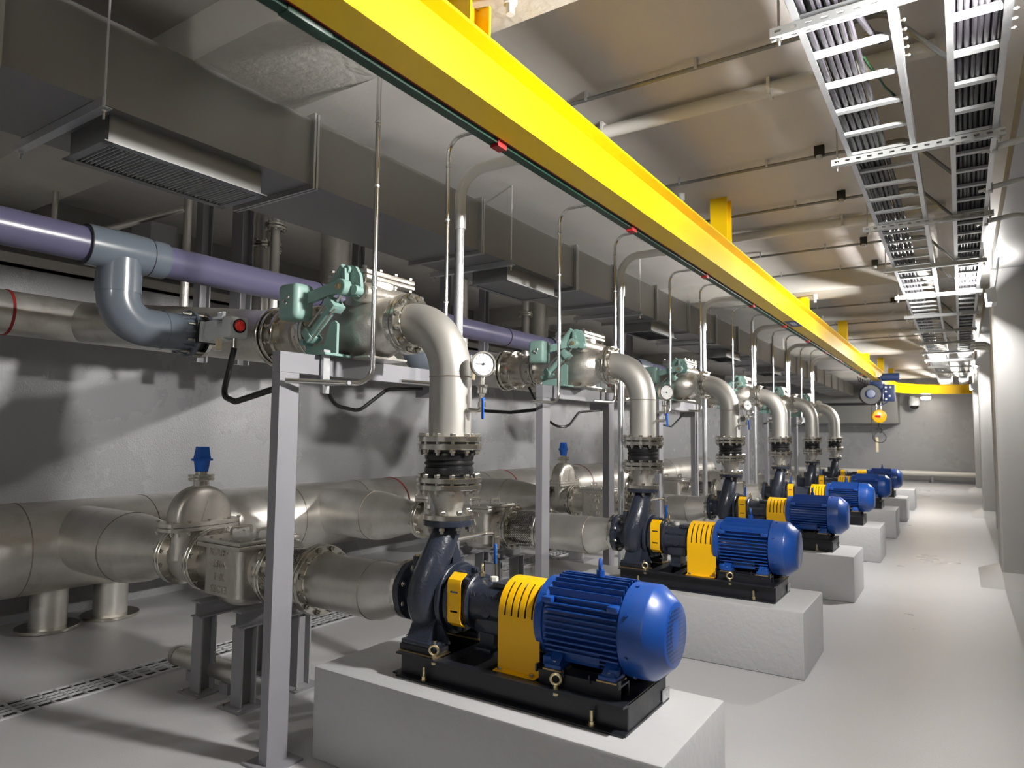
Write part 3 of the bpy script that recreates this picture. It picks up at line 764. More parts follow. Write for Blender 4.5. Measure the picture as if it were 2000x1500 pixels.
def build_actuator():
    """motor-driven butterfly valve under the grey PVC drop; its stem points to the aisle"""
    X, z, f = -4.0, 2.20, -.295
    t = Thing('actuated_valve', '', 'valve', (-3.7, Y0 + f, 2.14), 'motor valves under the purple pipe')
    m = B(); m.ring((X, f - .03, z), (0, 1, 0), .115, .05, .085); t.part('wafer_body', m, MT['gasket'])
    m = B(); m.ring((X, f + .025, z), (0, 1, 0), .145, .022, .07); m.cyl((X, f + .04, z), (X, -.12, z), .085, 28)
    t.part('outlet_flange', m, MT['ssflange'])
    m = B(); m.cyl((X + .10, f, z), (-3.87, f, z), .026, 16); m.box(-3.875, -3.85, f - .072, f + .072, z - .068, z + .068, .004); m.cyl((-3.851, f, z), (-3.845, f, z), .011, 12)
    mp = t.part('mounting_plate', m, MT['ink'])
    for q in (-.052, .052):
        for s in (-.048, .048): t.place('bolt', CAPB, (-3.85, Y0 + f + q, z + s), (1, 0, 0), mp)
    m = B(); m.box(-3.848, -3.822, f - .066, f + .066, z - .062, z + .062, .006); m.cyl((-3.825, f, z - .004), (-3.64, f, z - .012), .058, 28, ch=.012)
    m.box(-3.82, -3.70, f - .05, f + .05, z - .02, z + .064, .01)
    t.part('actuator_body', m, MT['actw'])
    m = B(); m.box(-3.74, -3.64, f - .05, f + .03, z + .066, z + .082, .004)
    for q in (-3.715, -3.67): m.cyl((q, f - .02, z + .08), (q, f - .02, z + .112), .011, 10)
    t.part('terminal', m, MT['swhite'])
    m = B(); m.box(-3.63, -3.545, f - .062, f + .062, z - .05, z + .075, .012, 3)
    sw = t.part('switch_box', m, MT['actw'])
    m = B(); m.cyl((-3.547, f, z + .018), (-3.538, f, z + .018), .042, 24); t.part('indicator_ring', m, MT['ink'], sw)
    m = B(); m.lathe([(0, 0), (0, .03), (.012, .033), (.020, .026), (.024, 0)], (-3.540, f - .006, z + .018), (1, 0, 0), 20); t.part('indicator', m, MT['redk'], sw, label='red position indicator')
    m = B(); m.cyl((-3.585, f, z - .05), (-3.585, f, z - .115), .016, 12); t.part('cable_gland', m, MT['bolt'])
    m = B(); m.box(-3.66, -3.655, f - .075, f - .035, z - .12, z - .055); t.part('tag', m, MT['tan'])
    LINE['act'] = [t.e]

def braid_mat():
    m = MT['ssflange'].copy(); m.name = 'woven braid'
    nt = m.node_tree; N = nt.nodes; L = nt.links; b = N['Principled BSDF']
    tc = N.new('ShaderNodeTexCoord'); mp = N.new('ShaderNodeMapping'); mp.inputs['Scale'].default_value = (1, 1, 1); mp.inputs['Rotation'].default_value = (0, PI / 4, 0)
    L.new(tc.outputs['Object'], mp.inputs['Vector'])
    ck = N.new('ShaderNodeTexBrick'); ck.inputs['Scale'].default_value = 26; ck.inputs['Mortar Size'].default_value = .06; ck.inputs['Brick Width'].default_value = .9; ck.inputs['Row Height'].default_value = .35
    mp2 = N.new('ShaderNodeMapping'); mp2.inputs['Rotation'].default_value = (PI / 2, 0, 0); L.new(mp.outputs['Vector'], mp2.inputs['Vector']); L.new(mp2.outputs['Vector'], ck.inputs['Vector'])
    ck.inputs['Color1'].default_value = (.72, .70, .65, 1); ck.inputs['Color2'].default_value = (.38, .36, .32, 1); ck.inputs['Mortar'].default_value = (.12, .11, .1, 1)
    L.new(ck.outputs['Color'], b.inputs['Base Color'])
    bp = N.new('ShaderNodeBump'); bp.inputs['Strength'].default_value = .8; bp.inputs['Distance'].default_value = .01; L.new(ck.outputs['Fac'], bp.inputs['Height']); bp.invert = True
    L.new(bp.outputs['Normal'], b.inputs['Normal'])
    return m
BRAID = braid_mat()

LINE['pump'] = [build_pump()]
build_stack(); build_check(); build_frame(); build_suction(); build_stands(); build_gauge(); build_vent(); build_actuator()
LABEL = dict(
    pump='black pump with blue finned motor and yellow guards, {} pump of the row',
    rubber='black rubber joint between bright flanges on the {} vertical discharge pipe',
    reducer='stainless cone reducer standing on the {} pump outlet',
    bend='pale stainless ninety degree discharge bend above the {} pump',
    check='stainless check valve with teal lever and weight, {} of the row',
    joint='bolted stainless joint left of the {} teal lever check valve',
    branch='stainless branch pipe behind the {} check valve, running to the wall',
    frame='grey steel portal frame carrying the {} check valve',
    spool='stainless suction pipe flanged to the inlet of the {} pump',
    braid='braided metal flexible joint left of the {} suction pipe',
    strainer='box strainer with bolted lid and cast lettering on the {} suction line',
    gate='domed stainless gate valve with blue cap on the {} suction line',
    sbranch='wide tapering stainless branch off the floor header, {} of the row',
    standA='grey H-section stand under the left end of the {} strainer',
    standB='grey H-section stand under the right end of the {} strainer',
    gauge='round white pressure gauge beside the {} discharge bend',
    vent='small vent valve with blue handle behind the {} pump',
    act='pale motor valve with red indicator under the {} purple pipe drop',
)
KEEP = dict(standA=2, standB=2, gauge=3, vent=5, act=3, joint=6, branch=3, braid=4, strainer=5, gate=4, sbranch=3)
FARSKIP = {'eye_bolt', 'anchor_bolt', 'cast_lettering', 'screw', 'plug', 'oil_plug', 'earth_lug', 'tie_bolt', 'weld', 'flow_arrow'}
for key, lab in LABEL.items():
    root = LINE[key][0]; root['label'] = lab.format(ORD[0])
    for i in range(1, KEEP.get(key, 6)):
        sk = set()
        if i >= 3: sk |= FARSKIP
        if i >= 3 and key in ('strainer', 'gate', 'spool', 'braid', 'joint'): sk |= {'bolt'}
        LINE[key].append(dup(root, S * i, lab.format(ORD[i]), sk))
# ================================================================ THE ROOM
ZC = 3.75
def st(name, m, mt): return single(name, m, mt, None, None, kind='structure')
YA, YB = -8., 28.7
st('floor', MB().box(-6.6, 2.4, YA, YB, -.2, 0), MT['floor'])
st('ceiling', MB().box(-7.3, 2.4, YA, YB, ZC, ZC + .2), MT['ceil'])
m = MB(); m.box(-6.9, -6.58, YA, YB, 0, 3.0); st('wall_left', m, MT['wall'])
m = MB(); m.box(-7.3, -7.1, YA, YB, 3.0, ZC); st('trim_1', m, MT['wallup'])
m = MB(); m.box(-6.62, -6.54, YA, YB, 2.98, 3.06); m.box(-7.1, -6.58, YA, YB, 2.95, 3.0); st('trim_2', m, MT['beamc'])
st('wall_right', MB().box(2.2, 2.4, YA, YB, 0, ZC), MT['wall'])
st('wall_front', MB().box(-7.1, 2.4, YB, YB + .2, 0, ZC), MT['wall'])
st('wall_back', MB().box(-7.1, 2.4, YA - .2, YA, 0, ZC), MT['wall'])
n = 3
for k in range(-1, 4):
    y = 1.9 + 7.6 * k
    st('trim_%d' % n, MB().box(-7.1, .36, y, y + .63, 3.5, ZC + .01), MT['beamc']); n += 1
st('trim_%d' % n, MB().box(.36, .95, YA, YB, 3.55, ZC + .01), MT['column']); n += 1
for k in range(-1, 4):
    y = 9.47 + 7.7 * (k - 1) if k > 0 else 9.47 - 7.7 * (1 - k) - .35
    if k == 0: continue
    m = MB(); m.box(.335, 1.05, y, y + .7, 0, 3.56, .02, 1)
    a, h = .21, .11
    vs = [(.335 - a, y - a * 2.2, 0), (1.05 + a, y - a * 2.2, 0), (1.05 + a, y + .7 + a, 0), (.335 - a, y + .7 + a, 0), (.33, y - .01, h), (1.055, y - .01, h), (1.055, y + .71, h), (.33, y + .71, h)]
    m.add(vs, [(0, 1, 5, 4), (1, 2, 6, 5), (2, 3, 7, 6), (3, 0, 4, 7), (4, 5, 6, 7)])
    st('trim_%d' % n, m, MT['column']); n += 1

# plinths
PL = ['nearest concrete plinth, under the nearest pump', 'grey concrete plinth under the second nearest pump', 'grey concrete plinth under the third nearest pump', 'grey concrete plinth under the fourth nearest pump', 'grey concrete plinth under the second farthest pump', 'grey concrete plinth under the farthest pump', 'bare grey concrete plinth without a pump, beyond the row']
pm = None
for i in range(7):
    if pm is None:
        m = MB(); m.box(-2.72, -.905, 2.36, 3.10, 0, .44, .012, 2)
        o = single('concrete_plinth', m, MT['plinth'], PL[0], 'plinth', (-1.8, 2.73, 0), 'concrete plinths along the aisle'); pm = o
    else:
        c = pm.copy(); COL.objects.link(c); c.location.y += S * i; c['label'] = PL[i]
# ================================================================ LONG PIPES
# floor header with tees
HX, HZ, HR = -6.10, .67, .355
t = Thing('suction_header', 'huge stainless header pipe lying along the foot of the left wall', 'pipe', (HX, 2.0, 0))
m = MB(); m.sweep([(HX, -3.5, HZ), (HX, 19.0, HZ)], [HR, HR], 56); t.part('pipe_body', m, MT['ss'])
for i in range(6):
    y = Y0 + S * i
    for dy, nm in ((-.42, 'weld'), (.55, 'weld')):
        m = MB(); m.torus((HX, y + dy, HZ), (0, 1, 0), HR, .005, 48, 6); t.part(nm, m, MT['weld'])
    if i < 4:
        m = MB(); m.ring((HX, y + 1.17, HZ), (0, 1, 0), HR + .008, .014, HR - .01, 48, .002); t.part('primer_band', m, MT['red'], label='dark red primer band')
for y in (2.62, 3.10):
    m = MB(); m.cyl((HX - .08, y, .02), (HX - .08, y, HZ), .132, 36); b = t.part('foot_pipe', m, MT['ss'])
    m = MB(); m.ring((HX - .08, y, .003), (0, 0, 1), .225, .026, .12, 48); t.part('foot_flange', m, MT['ssflange'], b)
# wall header
WX, WZ, WR = -6.1, 2.49, .172
t = Thing('discharge_header', 'stainless header pipe high along the left wall, behind the purple pipe', 'pipe', (WX, 2.0, WZ - WR))
m = MB(); m.sweep([(WX, -3.5, WZ), (WX, 19.0, WZ)], [WR, WR], 40); t.part('pipe_body', m, MT['ss'])
m = MB(); m.ring((WX, 2.155, WZ), (0, 1, 0), WR + .006, .02, WR - .01, 40, .002); t.part('primer_band', m, MT['red'], label='red primer band')
# purple PVC run
PXX, PZ, PR = -4.0, 2.62, .096
t = Thing('purple_pipe', 'long purple plastic pipe with grey tees running beside the duct', 'pipe', (PXX, 2.0, PZ - .1))
m = MB(); m.sweep([(PXX, -3.5, PZ), (PXX, 19., PZ)], [PR, PR], 36); t.part('pipe_body', m, MT['purple'])
PB = MB().lathe([(-.10, 0), (-.10, .008), (-.06, .008), (-.06, .014), (-.045, .014), (-.045, .008), (.05, .008), (.05, .014), (.062, .014), (.062, 0)], (0, 0, 0), (0, 0, 1), 6).mesh('bolt', MT['bolt'], ang=20)
for i in range(4):
    y = Y0 - .77 + S * i
    m = MB(); m.lathe([(-.19, .09), (-.19, .114), (-.05, .116), (.05, .116), (.15, .114), (.15, .09)], (PXX, y, PZ), (0, 1, 0), 40)
    tee = t.part('tee', m, MT['pvc'])
    m = MB(); m.lathe([(0, .095), (0, .110), (.10, .110), (.10, .095)], (PXX, y + .152, PZ), (0, 1, 0), 40, True); t.part('coupling', m, MT['pvc'], tee)
    m = MB(); m.torus((PXX, y + .152, PZ), (0, 1, 0), .113, .0035, 36, 6); t.part('joint_ring', m, MT['gasket'], tee)
    m = MB(); m.torus((PXX, y - .192, PZ), (0, 1, 0), .109, .005, 36, 6); t.part('joint_ring', m, MT['gasket'], tee)
    if i < 3:
        m = MB(); m.torus((PXX, y + 1.42, PZ), (0, 1, 0), PR + .001, .005, 36, 6); t.part('joint_ring', m, MT['gasket'])
    z2 = 2.20; yf = y + .42
    pp = fillet([(PXX, y, PZ - .05), (PXX, y, z2), (PXX, yf, z2)], .20, 12)
    m = MB(); m.sweep(pp, [.114] * len(pp), 36)
    el = t.part('drop_elbow', m, MT['pvc'])
    m = MB(); m.lathe([(0, .112), (0, .119), (.11, .119), (.11, .112)], (PXX, y, PZ - .24), (0, 0, 1), 36, True); t.part('socket', m, MT['pvc'], el)
    m = MB(); m.torus((PXX, y + .26, z2), (0, 1, 0), .114, .005, 36, 6); t.part('socket_ring', m, MT['pvc'], el)
    m = MB(); m.ring((PXX, yf, z2), (0, 1, 0), .145, .024, .07); m.cyl((PXX, yf - .12, z2), (PXX, yf, z2), .108, 32)
    for k in range(8):
        a = 2 * PI * k / 8; c, s_ = math.cos(a), math.sin(a)
        q = MB(); q.prism([(-.10, 0), (0, 0), (0, .03)], 'y', -.006, .006)
        m.add([(PXX + (p.z + .106) * c + p.y * s_, yf + p.x, z2 + (p.z + .106) * s_ - p.y * c) for p in q.v], q.f)
    fl = t.part('flange', m, MT['pvcd'])
    if i < 3: t.bolts((PXX, yf + .04, z2), (0, 1, 0), .125, 8, PB, parent=fl)
# stub pipe with a black end under the dust line, near the first stand
t = Thing('drain_pipe', 'short stainless drain pipe with domed end lying behind the first stand', 'pipe', (-4.0, 2.635, 0))
m = MB(); m.cyl((-4.34, 2.635, .12), (-3.70, 2.635, .12), .058, 28, ch=.004); t.part('pipe_body', m, MT['ss'])
m = MB(); m.lathe([(0, .058), (0, .062), (.03, .062), (.05, .052), (.06, .028), (.062, 0)], (-4.34, 2.635, .12), (-1, 0, 0), 28); t.part('end_cap', m, MT['sscast'])
for x in (-4.16, -3.80):
    m = MB(); m.box(x - .04, x + .04, 2.60, 2.67, 0, .063); t.part('saddle', m, MT['steel'])
t = Thing('elbow_drain', 'thin stainless drain line with brown elbow on the floor behind the second suction pipe', 'pipe', (-4.2, 7.85, 0))
y = 7.85
m = MB(); m.cyl((-5.6, y, .15), (-4.10, y, .15), .05, 18); t.part('pipe_body', m, MT['ss'])
m = MB(); m.tube([(-4.12, y, .15), (-3.89, y, .15), (-3.89, y, .53)], .058, 18, .09, 6); t.part('elbow', m, MT['brass'], label='brownish elbow')
m = MB(); m.box(-4.24, -4.10, y - .08, y + .08, .012, .34); t.part('saddle', m, MT['steel'])
m = MB(); m.box(-4.36, -3.98, y - .16, y + .16, 0, .012); t.part('base_plate', m, MT['steel'])
t = Thing('band_pipe', 'upright stainless drain pipe with green band under the second strainer', 'pipe', (-3.62, 5.26, 0))
m = MB(); m.cyl((-3.62, 5.26, 0), (-3.62, 5.26, .56), .045, 20); m.cyl((-3.62, 5.26, .50), (-3.62, 5.26, .57), .055, 20); t.part('pipe_body', m, MT['ss'])
m = MB(); m.cyl((-3.62, 5.26, .36), (-3.62, 5.26, .41), .0465, 20); t.part('green_band', m, MT['cableg'], label='green band')

# risers behind the purple pipe
def riser(x, px_y, r, z0, z1, lab, fl=None, mt='ss', name='riser_pipe'):
    t = Thing(name, lab, 'pipe', (x, px_y, z0))
    m = MB(); m.cyl((x, px_y, z0), (x, px_y, z1), r, 28); t.part('pipe_body', m, MT[mt])
    if fl:
        for z in (fl, fl + .03):
            m = MB(); m.ring((x, px_y, z), (0, 0, 1), r + .055, .024, r - .01, 36); t.part('flange', m, MT['ssflange'])
        t.bolts((x, px_y, fl + .027), (0, 0, 1), r + .035, 10, BOLT)
    return t
riser(-5.6, 4.10, .105, 2.3, 3.74, 'flanged stainless riser behind the purple pipe near the first grille', 3.36)
riser(-5.35, 4.02, .045, 2.3, 3.74, 'thin flanged stainless riser just in front of a wider flanged one', 3.50)
riser(-5.6, 4.98, .155, 2.3, 3.74, 'wide plain stainless riser above the nearest check valve')
riser(-5.6, 7.20, .105, 2.3, 3.74, 'flanged stainless riser above the second pressure gauge', 3.02)
riser(-5.6, 8.85, .06, 2.3, 3.74, 'narrow stainless riser with dark flange behind the second grille', 3.42)
riser(-5.75, 9.5, .15, 2.3, 3.74, 'wide plain stainless riser behind the second grille')
riser(-5.4, 3.18, .034, 2.25, 3.58, 'thin dark riser with side arm left of the grey posts', None, 'sscast')
def hpost(x, y, lab, z0=2.2, z1=3.74, w=.1, d=.1, mt='steel'):
    m = MB(); h, g = w / 2, d / 2
    m.prism([(x - h, y - g), (x + h, y - g), (x + h, y - g + .01), (x + .004, y - g + .01), (x + .004, y + g - .01), (x + h, y + g - .01), (x + h, y + g), (x - h, y + g), (x - h, y + g - .01), (x - .004, y + g - .01), (x - .004, y - g + .01), (x - h, y - g + .01)], 'z', z0, z1)
    single('steel_post', m, MT[mt], lab, 'post', (x, y, z0))
hpost(-5.6, 3.46, 'grey steel post from ceiling behind the first purple tee')
hpost(-5.5, 3.78, 'wide grey steel post left of the flanged riser', w=.16, d=.12)
hpost(-5.6, 5.32, 'narrow grey steel post against the wide plain riser')
hpost(-5.5, 6.75, 'pale grey steel post left of the second flanged riser', mt='frame')
hpost(-5.5, 7.6, 'pale grey steel post right of the second flanged riser', mt='frame')
hpost(-5.5, 12.6, 'pale grey steel post above the third check valve', mt='frame')
t = Thing('side_pipe', 'dark thin pipe sloping from the first riser toward the wall', 'pipe', (-5.4, 3.1, 3.2))
m = MB(); m.tube([(-6.55, 2.55, 3.16), (-5.4, 3.15, 3.46)], .03, 14); t.part('pipe_body', m, MT['sscast'])
m = MB(); m.box(-5.75, -5.45, 2.9, 3.12, 3.13, 3.30); t.part('bracket', m, MT['steel'])
t = Thing('drop_rod', 'short dark rod hanging from the soffit above the first purple tee', 'rod', (-6.0, 2.32, 3.0))
m = MB(); m.cyl((-6.0, 2.42, 3.15), (-6.0, 2.42, 3.72), .022, 12); t.part('rod', m, MT['sscast']); m = MB(); m.cyl((-6.0, 2.42, 3.72), (-6.0, 2.42, 3.748), .05, 14); t.part('rose', m, MT['sscast'])

# floor drain: kerb angles and grating
t = Thing('drain_grating', 'long floor drain with square steel grating crossing under the suction pipes', 'grating', (-4.57, 4, 0))
m = MB(); m.box(-4.70, -4.44, -3, 20, .0005, .0025); t.part('channel', m, MT['dark'])
for x in (-4.70, -4.455):
    m = MB(); m.box(x, x + .016, -3, 20, .001, .012); t.part('edge_angle', m, MT['grate'])
gy = 1.0; k = 0
bx = MB(); bx.box(-.12, .12, -.004, .004, 0, .012); cross = bx.mesh('cross_bar', MT['grate'])
for k in range(95):
    t.place('cross_bar', cross, (-4.57, .9 + k * .088, .002))
m = MB()
for x in (-4.62, -4.57, -4.52): 
    m = MB(); m.box(x - .004, x + .004, -3, 20, .002, .014); t.part('bearing_bar', m, MT['grate'])

# end wall pipe
t = Thing('wall_pipe', 'white pipe running low along the far end wall', 'pipe', (-3, 28.45, .2))
m = MB(); m.cyl((-6, 28.45, .33), (2.1, 28.45, .33), .09, 24); t.part('pipe_body', m, MT['pvcw'])
for x in (-2, -.9, 1): 
    m = MB(); m.box(x - .03, x + .03, 28.4, 28.5, 0, .25); t.part('stand', m, MT['steel'])

# ================================================================ CONDUITS
def conduit_a(y, first=False):
    t = Thing('conduit_pipe', '', 'conduit', (-2.72, y, 1.8), 'thin bright conduits dropping to the check valves')
    m = MB()
    if first: pts = [(-2.555, 2.545, 3.50), (-2.555, 2.545, 1.85), (-2.775, 2.17, 1.85)]
    else: pts = [(-1.95, y, 3.45), (-2.72, y, 3.45), (-2.72, y, 1.85), (-2.765, y - .35, 1.85)]
    m.tube(pts, .0135, 12, .09 if first else [.11, .09], 8); t.part('pipe', m, MT['conduit'])
    for z in (3.25, 2.9, 2.35):
        cx, cy_ = (-2.555, 2.545) if first else (-2.72, y)
        m = MB(); m.cyl((cx, cy_, z), (cx, cy_, z + .012), .0165, 12); t.part('clip', m, MT['galv'])
    return t
t = conduit_a(2.70, True); t.e['label'] = 'open-topped bright conduit in front of the nearest check valve'
m = MB(); y = 2.43
m.box(-2.792, -2.772, y - .022, y + .022, 1.80, 2.03); strut = t.part('strut_clamp', m, MT['galv'])
m = MB(); m.cyl((-2.79, y, 1.85), (-2.60, y, 1.85), .012, 12); t.part('clip', m, MT['galv'])
CA = ['second', 'third', 'fourth', 'fifth', 'sixth']
ca = None; LC = []
for i, y in enumerate((4.81, 7.36, 9.9, 12.43, 14.96)):
    lab = 'thin bright conduit bending at the ceiling, in front of the %s check valve' % ORD[i + 1]
    if ca is None: ca = conduit_a(y); ca.e['label'] = lab
    else: dup(ca.e, y - 4.81, lab)
cb = None
for i in range(6):
    y = 3.32 + S * i
    lab = 'thin bright conduit bending at the ceiling, just beyond the %s check valve' % ORD[i]
    if cb is None:
        cb = Thing('conduit_pipe', lab, 'conduit', (-2.70, y, 1.8), 'thin bright conduits beside the wide conduits')
        m = MB(); m.tube([(-1.95, y, 3.49), (-2.70, y, 3.49), (-2.70, y, 1.90), (-2.75, y - .35, 1.90)], .0135, 12, [.11, .08], 8); cb.part('pipe', m, MT['conduit'])
        for z in (3.3, 2.95, 2.42):
            m = MB(); m.cyl((-2.70, y, z), (-2.70, y, z + .012), .0165, 12); cb.part('clip', m, MT['galv'])
    else: dup(cb.e, S * i, lab)
bc = None
for i in range(6):
    y = 3.45 + S * i
    lab = 'wide grey conduit curving from the ceiling down beyond the %s discharge bend' % ORD[i]
    if bc is None:
        bc = Thing('wide_conduit', lab, 'conduit', (-2.70, y, 0), 'wide conduits to the pump motors')
        m = MB(); m.tube([(-2.70, y, 0.0), (-2.70, y, 2.95)], .030, 18); bc.part('pipe', m, MT['galv'])
        m = MB(); m.tube([(-2.70, y, 2.93), (-2.70, y, 3.31), (-1.95, y, 3.31)], .036, 18, .34, 12); bc.part('bend', m, MT['pvcw'])
        for z in (2.93,):
            m = MB(); m.cyl((-2.70, y, z), (-2.70, y, z + .10), .04, 18); bc.part('coupling', m, MT['galv'])
        m = MB(); m.cyl((-2.28, y, 3.31), (-2.19, y, 3.31), .042, 18); bc.part('coupling', m, MT['pvcw'])
    else: dup(bc.e, S * i, lab)

# black cables near the stands
def cable(lab, pts, r=.011, fil=.1, nm='power_cable', mt='cableb', group=None):
    m = MB(); m.tube(pts, r, 10, fil, 6); return single(nm, m, MT[mt], lab, 'cable', pts[0], group)
ay = Y0 - .45
fy0 = Y0 - .295
cable('black flexible hose looping from the nearest motor valve to the grey post', [(-3.585, fy0, 2.09), (-3.60, fy0 - .02, 1.95), (-3.56, fy0 - .08, 1.80), (-3.35, fy0 - .14, 1.76), (-2.87, fy0 - .2, 1.83)], .017, .16, 'flexible_hose')
cable('black cable sagging below the nearest check valve beam', [(-2.87, 2.52, 1.95), (-2.88, 2.55, 1.75), (-2.89, 2.78, 1.72), (-2.88, 3.0, 1.86), (-2.87, 3.3, 1.88)], .011, .12)
cable('black flexible hose looping from the second motor valve', [(-3.585, fy0 + S, 2.09), (-3.60, fy0 - .02 + S, 1.95), (-3.56, fy0 - .08 + S, 1.80), (-3.2, fy0 - .14 + S, 1.78), (-2.87, fy0 - .2 + S, 1.80)], .015, .16, 'flexible_hose')
cable('black cable sagging from the second check valve to the far post', [(-3.25, 5.2, 2.02), (-3.1, 5.2, 1.75), (-2.88, 5.2, 1.62), (-2.87, 5.45, 1.80), (-2.84, 5.85, 1.83)], .011, .12)
cable('black cable sagging below the third nearest check valve', [(-2.88, 7.35, 1.95), (-2.88, 7.5, 1.72), (-2.87, 7.8, 1.70), (-2.86, 8.2, 1.86)], .011, .12)
cable('black cable sagging below the fourth nearest check valve', [(-2.88, 9.9, 1.95), (-2.88, 10.1, 1.72), (-2.87, 10.4, 1.70), (-2.86, 10.8, 1.86)], .011, .12)
cable('black cable sagging below the second farthest check valve', [(-2.88, 12.4, 1.95), (-2.88, 12.6, 1.72), (-2.87, 12.9, 1.70), (-2.86, 13.3, 1.86)], .011, .12)
# ================================================================ OVERHEAD: duct, crane beam, trays, lamps
DX0, DX1, DZ0, DZ1 = -3.97, -3.24, 3.09, 3.50
t = Thing('air_duct', 'long grey sheet metal air duct under the ceiling on the left', 'duct', (-3.6, 4, DZ0))
fy = [-2.2, -.6, 1.05, 2.685, 4.41, 6.05, 7.0, 8.25, 9.5, 10.8, 12.1, 13.4, 14.7, 16.0, 17.3, 18.6, 19.9, 21.2, 22.5, 23.8, 25.1]
m = MB(); m.box(DX0, DX1, -3.5, 25.1, DZ0, DZ1); t.part('duct_body', m, MT['duct'])
for y in fy:
    m = MB()
    for a, b, c, d in ((DX0 - .03, DX1 + .03, DZ1, DZ1 + .03), (DX0 - .03, DX1 + .03, DZ0 - .03, DZ0), (DX0 - .03, DX0, DZ0, DZ1), (DX1, DX1 + .03, DZ0, DZ1)):
        m.box(a, b, y - .02, y - .004, c, d); m.box(a, b, y + .004, y + .02, c, d)
    m.box(DX0 - .02, DX1 + .02, y - .005, y + .005, DZ0 - .02, DZ1 + .02)
    t.part('flange_collar', m, MT['ductedge'])
# hangers below the duct
hl = ['angle hanger under the air duct, before the nearest grille', 'angle hanger under the air duct, before the second grille', 'angle hanger under the air duct, above the second discharge bend', 'angle hanger under the air duct, above the third discharge bend', 'angle hanger under the air duct, above the fourth discharge bend', 'angle hanger under the air duct, above the second farthest bend']
h0 = None
for i, y in enumerate((1.46, 4.80, 7.62, 10.4, 13.0, 15.6)):
    if h0 is None:
        h0 = Thing('duct_hanger', hl[0], 'hanger', (-3.6, y, DZ0 - .05), 'angle hangers carrying the air duct')
        m = MB(); m.prism([(y - .022, DZ0 - .045), (y + .022, DZ0 - .045), (y + .022, DZ0 - .041), (y - .018, DZ0 - .041), (y - .018, DZ0 - .002), (y - .022, DZ0 - .002)], 'x', -4.08, -3.16); h0.part('angle_bar', m, MT['galv'])
        for x in (-4.05, -3.19):
            m = MB(); m.cyl((x, y, DZ0 - .09), (x, y, ZC), .0055, 8); r = h0.part('rod', m, MT['galv'])
            m = MB(); m.cyl((x, y, DZ0 - .06), (x, y, DZ0 - .046), .011, 6); h0.part('nut', m, MT['bolt'], r)
    else: dup(h0.e, y - 1.46, hl[i])
# supply grilles under the duct
gl = ['nearest supply grille box with slats under the air duct', 'second supply grille box under the air duct, above the second gauge', 'third supply grille box under the air duct, above the third check valve', 'fourth supply grille box under the air duct, above the fourth check valve', 'fifth supply grille box under the far part of the air duct']
g0 = None
for i, y in enumerate((1.545, 4.93, 8.3, 11.7, 15.1)):
    if g0 is None:
        g0 = Thing('supply_grille', gl[0], 'air grille', (-3.5, y, 2.94), 'supply grilles under the air duct')
        a, b = -3.70, -3.32; c, d = y, y + .84; z = 2.955
        m = MB(); m.box(a, a + .004, c, d, z, DZ0); m.box(b - .004, b, c, d, z, DZ0); m.box(a, b, c, c + .004, z, DZ0); m.box(a, b, d - .004, d, z, DZ0)
        g0.part('collar', m, MT['grille'])
        m = MB(); f = .045; o = .025
        m.box(a - o, a + f - o, c - o, d + o, z - .006, z); m.box(b - f + o, b + o, c - o, d + o, z - .006, z); m.box(a - o, b + o, c - o, c + f - o, z - .006, z); m.box(a - o, b + o, d - f + o, d + o, z - .006, z)
        g0.part('face_frame', m, MT['grille'])
        m = MB(); m.box(a + .01, b - .01, c + .01, d - .01, z + .03, z + .034); g0.part('damper', m, MT['dark'])
        bl = MB(); bl.box(a + .02, b - .02, -.002, .002, 0, .012); me = bl.mesh('slat', MT['slat'])
        for k in range(36): g0.place('slat', me, (0, c + .022 + k * .0228, z))
    else: dup(g0.e, y - 1.545, gl[i], {'slat'} if i > 1 else ())
# plenum at the far end of the duct
m = MB(); m.box(-5.0, -1.85, 27.6, 28.65, 2.1, 3.2); m.box(-3.97, -3.24, 25.1, 27.6, 3.09, 3.5)
t = Thing('duct_plenum', 'large grey plenum box on the far end wall beside the hoist', 'duct', (-3.4, 28.1, 2.1)); t.part('plenum_box', m, MT['duct'])
m = MB(); m.box(-4.4, -2.3, 27.58, 27.6, 2.75, 2.85); t.part('slot', m, MT['dark'])

# monorail crane beam
bz0, bz1, bx, hw = 3.05, 3.355, -1.77, .08
def ibeam(path, m):
    """sweep an I section along a level path"""
    prof = [(-hw, 0), (hw, 0), (hw, .014), (.006, .022), (.006, bz1 - bz0 - .022), (hw, bz1 - bz0 - .014), (hw, bz1 - bz0), (-hw, bz1 - bz0), (-hw, bz1 - bz0 - .014), (-.006, bz1 - bz0 - .022), (-.006, .022), (-hw, .014)]
    n = len(prof); vs = []; P = [V(p) for p in path]
    for i, p in enumerate(P):
        d = (P[min(i + 1, len(P) - 1)] - P[max(i - 1, 0)]).normalized(); s = V((d.y, -d.x, 0))
        vs += [p + s * a + V((0, 0, b)) for a, b in prof]
    fs = [(i * n + k, i * n + (k + 1) % n, (i + 1) * n + (k + 1) % n, (i + 1) * n + k) for i in range(len(P) - 1) for k in range(n)]
    fs += [tuple(range(n))[::-1], tuple((len(P) - 1) * n + k for k in range(n))]
    m.add(vs, fs)
t = Thing('crane_beam', 'yellow steel monorail beam hung from the ceiling above the pumps', 'beam', (bx, 5, bz0))
path = [(bx, -3.5, bz0), (bx, 24.6, bz0)]
for k in range(1, 13):
    a = PI / 2 * k / 12; path.append((bx + 2.2 - 2.2 * math.cos(a), 24.6 + 2.2 * math.sin(a), bz0))
path.append((2.15, 26.8, bz0))
m = MB(); ibeam(path, m); t.part('i_beam', m, MT['beamy'])
